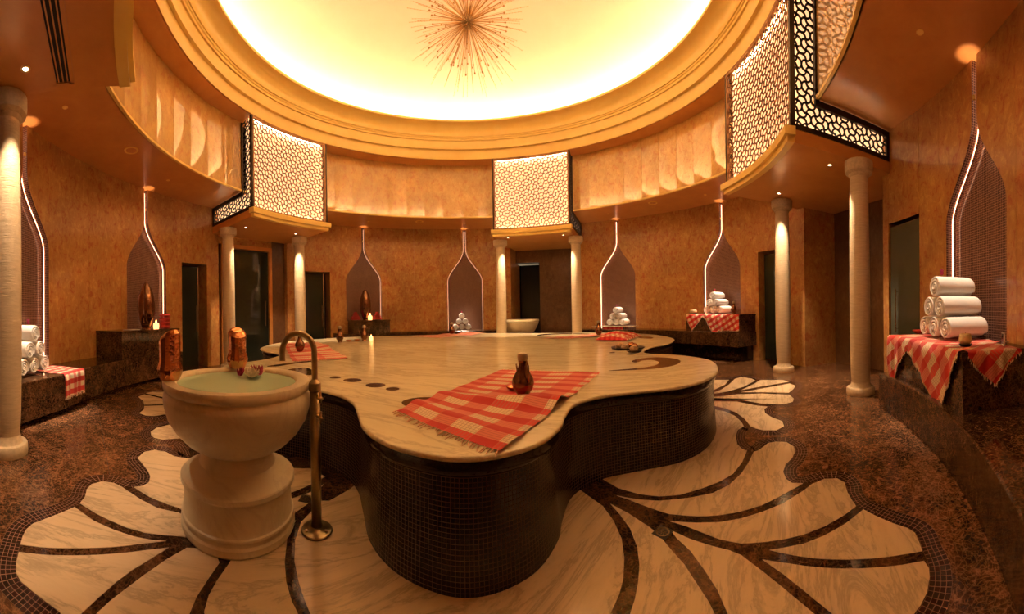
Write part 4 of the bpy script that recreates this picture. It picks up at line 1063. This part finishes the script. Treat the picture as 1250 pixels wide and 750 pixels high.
# ---- towels
def roll_mesh(R, L, name):
    """spiral of thick cloth; axis along x, ends slightly domed"""
    v = []; f = []; turns = 3.6; th = R / (turns + .35)
    K = 26; n = int(turns * K); xs = [0, .012, .03, L / 2, L - .03, L - .012, L]
    ins = [.010, .003, 0, 0, 0, .003, .010]
    for i in range(n + 1):
        a = 2 * PI * i / K; ro = th * .35 + th * (i / K)
        ri = max(ro - th * .82, .0005)
        jag = .006 * math.sin(i * .37) + (.018 * (1 - i / n))
        for k, x in enumerate(xs):
            d = ins[k]
            xx = x - jag * .5 if k < 2 else (x + jag * .5 if k > 4 else x)
            wob = 1 + .012 * math.sin(3 * a + x * 9) + .008 * math.sin(x * 30 + a)
            for rr in (ro - d * .7, ri + d * .7):
                v.append((xx, rr * wob * math.cos(a), R + rr * wob * math.sin(a)))
    m_ = len(xs) * 2
    for i in range(n):
        b = i * m_; c = b + m_
        for k in range(len(xs) - 1):
            p = 2 * k
            f.append((b + p, b + p + 2, c + p + 2, c + p)); f.append((b + p + 1, c + p + 1, c + p + 3, b + p + 3))
        f.append((b, c, c + 1, b + 1)); e = m_ - 2; f.append((b + e, b + e + 1, c + e + 1, c + e))
    f.append(tuple([0, 1, 3, 2])); 
    for k in range(len(xs) - 1):
        p = 2 * k; f.append((p, p + 1, p + 3, p + 2)); e = n * m_; f.append((e + p, e + p + 2, e + p + 3, e + p + 1))
    me = mesh(v, f, None, name)
    for p in me.polygons: p.use_smooth = True
    me.set_sharp_from_angle(angle=R_(50))
    return me
RT = .115
roll_w = roll_mesh(RT, .50, 'rolled_towel'); roll_w.materials.append(M_TOWEL)
roll_r = roll_mesh(.040, .22, 'rolled_cloth'); roll_r.materials.append(M_REDT)
POS = {1: ['on top'], 2: ['left in second row', 'right in second row'], 3: ['left at bottom', 'middle at bottom', 'right at bottom'],}
def stack(a, r, z, where, flower=True, L=.5, RT=.115):
    rad = P(a, 1); tan = Vector((rad.y, -rad.x, 0))   # increasing angle, image order differs per side
    c = P(a, r, z); rz = math.atan2(rad.y, rad.x)
    view = (c - CAM); leftv = Vector((-view.y, view.x, 0))
    sgn = 1 if tan.dot(leftv) > 0 else -1
    for row, nn in enumerate((3, 2, 1)):
        for k in range(nn):
            off = (k - (nn - 1) / 2) * 2 * RT * 1.01
            o = bpy.data.objects.new('rolled_towel', roll_w); COL.objects.link(o)
            o.location = c - tan * sgn * off + Vector((0, 0, row * RT * 1.74)) + rad * random.uniform(-.015, .015)
            o.rotation_euler = (0, 0, rz + random.uniform(-.03, .03)); o.scale = (L / .5, RT / .115, RT / .115)
            setp(o, 'white towel ' + POS[nn][k] + ' of the stack ' + where, 'towel', 'rolled white towels ' + where)
    if flower:
        t_ = thing('towel_flower', 'small magenta flower on the towel stack ' + where, 'flower', c + rad * .12 + Vector((0, 0, RT * (2 + 1.74 * 2) + .002)), 0, 'flowers on the towel stacks')
        for k in range(6):
            o = bpy.data.objects.new('petal', pm_pink); COL.objects.link(o); o.parent = t_
            o.rotation_euler = (0, -.9 + (k % 2) * .3, k * PI / 3); o.scale = (1.6, 1.6, 1.6)
stack(134.7, 6.30, 1.051, 'on the nearest plinth', True, .52, .14)
stack(-141.0, 6.42, .612, 'on the left bench', True, .38, .132)
stack(71.0, 6.33, 1.283, 'on the back right plinth')
stack(39.9, 6.32, .905, 'right of the far doorway')
stack(-10.4, 6.33, .782, 'left of the far doorway')
# little red rolls
def redpile(a, r, z, where, rows=4):
    rad = P(a, 1); tan = Vector((rad.y, -rad.x, 0)); c = P(a, r, z); rz = math.atan2(rad.y, rad.x)
    for row in range(rows):
        nn = rows - row
        for k in range(nn):
            o = bpy.data.objects.new('rolled_cloth', roll_r); COL.objects.link(o)
            o.location = c + tan * ((k - (nn - 1) / 2) * .081) + Vector((0, 0, row * .0695)); o.rotation_euler = (0, 0, rz + random.uniform(-.05, .05))
            setp(o, 'rolled red cloth, ' + ('first', 'second', 'third', 'fourth')[k] + ' from left in ' + ('bottom row', 'second row', 'third row', 'top row')[row] + ', ' + where, 'cloth', 'red rolls ' + where)
redpile(-45.0, 6.3, 1.221, 'left of the lantern')
redpile(-38.0, 6.3, 1.221, 'right of the lantern')
fm_ = bmesh.new(); bmesh.ops.create_cube(fm_, size=1)
for v_ in fm_.verts: v_.co = Vector((v_.co.x * .20, v_.co.y * .27, v_.co.z * .085))
bmesh.ops.bevel(fm_, geom=fm_.edges[:], offset=.036, segments=3, affect='EDGES')
fme = bpy.data.meshes.new('folded_cloth'); fm_.to_mesh(fme); fm_.free(); fme.materials.append(M_REDT)
for p in fme.polygons: p.use_smooth = True
for k, nm in enumerate(('bottom', 'second from the bottom', 'third from the bottom', 'top')):
    o = bpy.data.objects.new('folded_cloth', fme); COL.objects.link(o)
    o.location = P(-106.0, 6.32, 1.156 + .045 + k * .088); o.rotation_euler = (0, 0, R_(90 + 106) + random.uniform(-.12, .12))
    setp(o, 'folded dark red cloth, ' + nm + ' of the small pile beside the left lantern', 'cloth', 'folded red cloths by the left lantern')

# ---- flat and draped cloths
def fringe(parent, pts, dirs, L=.06, step=.016, mat=None):
    """knotted threads hanging from an edge; one counted-by-nobody part"""
    m = MB()
    for i in range(len(pts) - 1):
        a, b = Vector(pts[i]), Vector(pts[i + 1]); n = max(1, int((b - a).length / step))
        for k in range(n):
            p = a.lerp(b, (k + random.random() * .6) / n)
            d = Vector(dirs[i]) * L * random.uniform(.6, 1.2)
            s_ = Vector((random.uniform(-.3, .3), random.uniform(-.3, .3), random.uniform(-.1, .1))) * L
            m.tube([p, p + d * .5 + s_ * .3, p + d + s_], [.0035, .0055, .002], 5, False)
    return m.build('fringe', mat or M_FRINGE, parent, False, 'stuff')
def flat_cloth(label, quad, z, mat, size, waves, group, n=(40, 56), fr=True, name='plaid_towel', hang=None):
    """quad = near-left, near-right, far-right, far-left corners on the slab"""
    q = [Vector((a, b, 0)) for a, b in quad]; c0 = sum(q, Vector()) / 4
    t_ = thing(name, label, 'towel', (c0.x, c0.y, z), 0, group)
    v = []; f = []; uv = []
    NU, NV = n
    for j in range(NV + 1):
        vv = j / NV
        for i in range(NU + 1):
            u = i / NU
            p = q[0].lerp(q[1], u).lerp(q[3].lerp(q[2], u), vv) - c0
            h = waves(u, vv)
            e = .006 * math.sin(vv * 37 + u * 5) * (1 if u in (0, 1) else .3)
            t2 = (q[1] - q[0]).normalized()
            p = p + t2 * e
            dz = 0
            if hang: dz = hang(p + c0, h)
            v.append((p.x, p.y, max(.004, .005 + h) + (dz or 0))); uv.append((u * size[0], vv * size[1]))
    for j in range(NV):
        for i in range(NU):
            b = j * (NU + 1) + i; f.append((b, b + 1, b + NU + 2, b + NU + 1))
    m = MB(); m.add(v, f, uv); o = m.build('cloth', mat, t_, True)
    if fr:
        row = [v[i] for i in range(NU + 1)]; d0 = (q[0] - q[3]).normalized() + Vector((0, 0, -.03))
        fringe(t_, row, [d0] * NU, .065)
        row = [v[NV * (NU + 1) + i] for i in range(NU + 1)]; fringe(t_, row, [-d0 + Vector((0, 0, .02))] * NU, .03)
    return t_
def wv1(u, v):
    r1 = .068 * math.exp(-((v - .30 - .10 * u) / .055) ** 2) * (.35 + .65 * u)
    r2 = .034 * math.exp(-((v - .12 + .05 * u) / .05) ** 2) * (1 - .6 * u)
    r3 = .014 * math.exp(-((u - .75) / .09) ** 2) * math.exp(-((v - .42) / .2) ** 2)
    return r1 + r2 + r3 + .0025 * math.sin(13 * u + 5 * v) + .002 * math.sin(29 * v + 7 * u) + .003
flat_cloth('red and cream plaid towel with knotted fringe spread on the front lobe of the slab', [(-.17, -3.32), (.60, -3.905), (1.66, -1.94), (.53, -1.54)], .731, M_PLAID, (1.05, 2.1), wv1, 'red plaid towels on the slab')
def wv2(u, v): return .004 + .06 * abs(math.sin(v * 9 + u * 3)) * math.exp(-((v - .62) / .25) ** 2) + .012 * math.sin(v * 22) ** 2
flat_cloth('rumpled red striped towel at the left end of the slab under a squat jug', [(-2.45, -1.62), (-1.87, -.92), (-4.0, 1.35), (-4.60, .70)], .731, M_PLAID2, (.95, 2.1), wv2, 'red plaid towels on the slab')
flat_cloth('red striped towel at the back of the slab before the left towel stack', [(-2.35, 3.95), (-1.30, 3.40), (-.10, 4.75), (-1.0, 5.05)], .731, M_PLAID2, (.95, 1.9), lambda u, v: .004 + .05 * abs(math.sin(v * 7 + u * 2)) * v, 'red plaid towels on the slab')
flat_cloth('red striped towel laid flat at the far right of the slab beside a copper jug', [(1.45, 2.9), (2.15, 2.40), (3.55, 3.25), (2.95, 3.75)], .731, M_PLAID2, (.95, 1.8), lambda u, v: .005 + .012 * math.sin(v * 14 + u) ** 2, 'red plaid towels on the slab')
flat_cloth('bunched red checked towel at the right lobe of the slab near the dark tray', [(2.55, 1.75), (3.15, 1.30), (3.95, 2.35), (3.15, 2.75)], .731, M_PLAID3, (.95, 1.2), lambda u, v: .02 + .17 * (math.sin(PI * min(1, max(0, u * 1.0))) ** .5) * (.75 + .25 * math.sin(v * 17)) * (math.sin(PI * min(1, max(0, v))) ** .35), 'red plaid towels on the slab', fr=False)

def drape(label, z, samples, mat, uvrot, depthseg=8, hangseg=12, group='red cloths over the plinths'):
    """samples: (edge point, inner point, hang length); cloth lies on top and falls over the edge"""
    c0 = samples[len(samples) // 2][0].copy(); c0.z = z
    t_ = thing('plaid_cloth', label, 'cloth', c0, 0, group)
    dens = []
    for (e0, i0, l0), (e1, i1, l1) in zip(samples, samples[1:]):
        for k in range(8): u = k / 8; dens.append((e0.lerp(e1, u), i0.lerp(i1, u), l0 + (l1 - l0) * u))
    dens.append(samples[-1])
    v = []; f = []; uv = []; s = 0; cr, sr = math.cos(uvrot), math.sin(uvrot); edge = []
    for q, (e, i, l) in enumerate(dens):
        if q: s += (e - dens[q - 1][0]).length
        dv = (e - i); D = dv.length; out = dv.normalized()
        for k in range(depthseg + 1):
            u = k / depthseg; p = i.lerp(e, u)
            v.append(Vector((p.x, p.y, .0085 + .003 * math.sin(s * 19 + u * 7))) - Vector((c0.x, c0.y, 0))); a, b = s, u * D
            uv.append((a * cr - b * sr, a * sr + b * cr))
        fold = .010 * math.sin(s * 26) + .006 * math.sin(s * 61)
        for k in range(1, hangseg + 1):
            u = k / hangseg; d = .016 + .004 + (fold + .012) * min(1, u * 3 * max(l, .05) * 4)
            dz = -u * l + .006 * (1 - u)
            p = e + out * max(.015, d)
            v.append(Vector((p.x - c0.x, p.y - c0.y, dz))); a, b = s, D + u * l
            uv.append((a * cr - b * sr, a * sr + b * cr))
        edge.append(v[-1])
    W = depthseg + hangseg + 1
    for q in range(len(dens) - 1):
        for k in range(W - 1): f.append((q * W + k, q * W + k + 1, (q + 1) * W + k + 1, (q + 1) * W + k))
    m = MB(); m.add(v, f, uv); m.build('cloth', mat, t_, True)
    fringe(t_, edge, [Vector((0, 0, -1))] * len(edge), .035, .014)
rR = 6.08 - .012
inn = lambda a: P(min(a, 141), 6.80)
S1 = [(P(a, rR), P(a0, 6.8), l) for a, a0, l in ((127.4, 129, .30), (128.3, 129.5, .66), (129.5, 130, .50), (131.3, 131.5, .22), (133.0, 133, .14), (135.5, 135, .30), (139.8, 138, .62), (141.2, 139, .58), (143.3, 140, .20), (144.7, 140.5, .04))]
drape('red plaid cloth hanging in points over the nearest plinth on the right', 1.04, S1, M_PLAID, .75)
# second point of that cloth on the side face of the plinth
sidep = lambda r: P(145.35, r)
S2 = [(sidep(r), P(140.2, r2), l) for r, r2, l in ((6.12, 6.2, .03), (6.22, 6.3, .16), (6.38, 6.45, .30), (6.52, 6.55, .12), (6.66, 6.7, .02))]
drape('corner of red plaid cloth folded over the side of the nearest right plinth', 1.04, S2, M_PLAID, .75)
S3 = [(P(a, 6.19), P(a, 6.75), l) for a, l in ((63.5, .04), (65.4, .46), (68.9, .06), (70.0, .12), (72.6, .60), (74.0, .44), (77, .42), (80.0, .43), (80.6, .38))]
drape('red checked cloth hanging from the back right plinth', 1.27, S3, M_PLAID3, .5)
S4 = [(P(a, 6.112), P(a, 6.75), .34) for a in (-138.4, -136.5, -134.5, -132.8)]
drape('red plaid cloth under the towels hanging over the left bench edge', .60, S4, M_PLAID3, 0)
# tray with its red cloth, niche right of the doorway
t_ = thing('marble_tray', 'thin pale shelf on a red draped block under the far right towel stack', 'tray', P(39.4, 6.45, .79), R_(-39.4))
m = MB(); m.box((0, -.02, .092), (1.5, .52, .02)); m.build('shelf', M_PETAL, t_)
m = MB(); m.box((0, -.01, .045), (.70, .50, .088)); m.build('red_block', M_PLAID3, t_)
S5 = [(P(a, 6.12), P(a, 6.3), .16) for a in (36.7, 38.5, 40.5, 42.9)]
# ---- tray of soaps
t_ = thing('serving_tray', 'round dark tray near the right lobe notch of the slab', 'tray', (2.72, .04, .731), 0, 'dark trays')
lathe_obj('dish', [(0, .002), (.22, 0), (.30, .02), (.31, .035), (.30, .036), (.22, .012), (0, .012)], M_BRONZE, t_, 36)
t_ = thing('serving_tray', 'smaller dark tray overlapping the notch at the right of the slab', 'tray', (2.655, -.44, .731), 0, 'dark trays')
lathe_obj('dish', [(0, .002), (.09, 0), (.125, .015), (.13, .026), (.126, .027), (.09, .010), (0, .010)], M_BRONZE, t_, 32)
M_SOAP = simple('olive_soap', (.55, .38, .22), .6, nscale=30, var=.4)
sb = bmesh.new(); bmesh.ops.create_icosphere(sb, subdivisions=3, radius=1)
for v_ in sb.verts:
    nz = noise.noise(v_.co * 1.7); v_.co = v_.co * (1 + .22 * nz); v_.co.z = max(v_.co.z, -.72)
    v_.co = Vector((v_.co.x * .085, v_.co.y * .06, v_.co.z * .055 + .04))
sme = bpy.data.meshes.new('soap'); sb.to_mesh(sme); sb.free()
for p in sme.polygons: p.use_smooth = True
sme2 = sme.copy(); sme.materials.append(M_SOAP); sme2.materials.append(M_COPPER)
for k, (x, y, mm, lb) in enumerate(((2.60, .10, sme, 'tan soap on the far left of the dark tray'), (2.80, -.08, sme2, 'coppery scoop at the near side of the dark tray'), (2.82, .12, sme2, 'coppery scoop at the back of the dark tray'), (2.62, -.08, sme, 'tan soap at the near left of the dark tray'), (2.655, -.44, sme, 'pale soap alone on the smaller dark tray'))):
    o = bpy.data.objects.new('soap' if mm is sme else 'scoop', mm); COL.objects.link(o); o.location = (x, y, .743); o.rotation_euler = (0, 0, k * 1.3)
    setp(o, lb, 'soap' if mm is sme else 'scoop', 'soaps and scoops on the trays')

# ---- back basin and tap in the far alcove
b2 = thing('pedestal_basin', 'cream marble basin in front of the far dark doorway', 'basin', local(AX['back'], -.68, 6.35, 0) if False else (.93, 6.15, 0))
lathe_obj('pedestal', [(0, 0), (.42, 0), (.42, .08), (.36, .14), (.36, .36), (.42, .42), (.38, .48), (.30, .52)], M_BASIN, b2, 48, ang=50)
lathe_obj('bowl', [(.2, .52), (.34, .54), (.50, .66), (.60, .82), (.64, .92), (.65, .95), (.64, .97), (.665, .985), (.665, 1.03), (.655, 1.045), (.58, 1.045), (.56, 1.03), (.5, .85), (.3, .7), (0, .66)], M_BASIN, b2, 64, ang=50)
lathe_obj('water', [(0, 1.02), (.556, 1.02)], M_WATER, b2, 48)
b2.scale = (1.05, 1.05, 1.10)
tp2 = thing('floor_tap', 'small gooseneck tap left of the far basin', 'tap', (.13, 5.95, 0))
lathe_obj('base_plate', [(0, 0), (.09, 0), (.09, .015), (.04, .04)], M_BRASS, tp2, 24)
m = MB(); m.tube([(0, 0, .02), (0, 0, 1.15)] + [(.12 - .12 * math.cos(PI * i / 10), 0, 1.22 + .14 * math.sin(PI * i / 10)) for i in range(11)] + [(.24, 0, 1.14)], .022, 10); m.build('gooseneck', M_BRASS, tp2, True)

# ---- small things
t_ = thing('photo_frame', 'small white upright frame with a dark picture on the right plinth corner', 'frame', P(143.6, 6.6, 1.041), R_(-143.6 + 180) - .35)
m = MB(); m.box((0, 0, .075), (.11, .014, .14)); m.build('border', M_PAPER, t_)
m = MB(); m.box((0, .008, .08), (.08, .003, .10)); m.build('picture', M_GLASS, t_)
m = MB(); m.box((0, -.03, .05), (.02, .05, .008), 0, .0); m.build('prop', M_PAPER, t_)
o = MB(); o.box((0, 0, .003), (.34, .20, .006)); o = o.build('paper_card', M_PAPER); o.location = P(-114.6, 6.45, 1.156); o.rotation_euler = (0, 0, R_(114.6)); setp(o, 'flat white card lying left of the copper lantern', 'card')

# ---- chandelier
ch = thing('starburst_chandelier', 'starburst chandelier of thin brass rods hanging in the dome', 'chandelier', (0, 0, 6.40))
m = MB(); m.tube([(0, 0, 0), (0, 0, 1.97)], .012, 8); m.build('stem', M_BRASS, ch)
m = MB(); m.lathe([(.001, 1.96), (.10, 1.95), (.10, 1.93), (.02, 1.91)], 24); m.build('ceiling_cap', M_BRASS, ch)
hub = bmesh.new(); bmesh.ops.create_icosphere(hub, subdivisions=3, radius=.11)
hm = bpy.data.meshes.new('hub'); hub.to_mesh(hm); hub.free(); o = link('hub', hm, M_BRASS, ch, True)
M_ROD = simple('gold_rod', (.55, .30, .10), .4, .6, nscale=5)
M_CRY = simple('amber_bead', (.85, .55, .22), .3)
m = MB(); m.tube([(0, 0, .09), (0, 0, .62)], .0045, 5); m.lathe([(0, .60), (.014, .615), (.014, .628), (0, .64)], 7)
rod_a = mesh(m.v, m.f, None, 'rod'); rod_a.materials.append(M_ROD)
m = MB(); m.tube([(0, 0, .09), (0, 0, .95)], .003, 4)
for q in range(7): m.lathe([(0, .62 + q * .052), (.007, .632 + q * .052), (0, .645 + q * .052)], 5)
rod_b = mesh(m.v, m.f, None, 'rod'); rod_b.materials.append(M_CRY)
NR = 280
for i in range(NR):
    z = 1 - 2 * (i + .5) / NR; a = i * 2.399963
    d = Vector((math.sqrt(1 - z * z) * math.cos(a), math.sqrt(1 - z * z) * math.sin(a), z)) + Vector((random.uniform(-.05, .05), random.uniform(-.05, .05), random.uniform(-.05, .05)))
    o = bpy.data.objects.new('rod', rod_a if i % 2 else rod_b); COL.objects.link(o); o.parent = ch
    o.rotation_euler = d.to_track_quat('Z', 'Y').to_euler(); s_ = random.uniform(.95, 1.22); o.scale = (1, 1, s_)
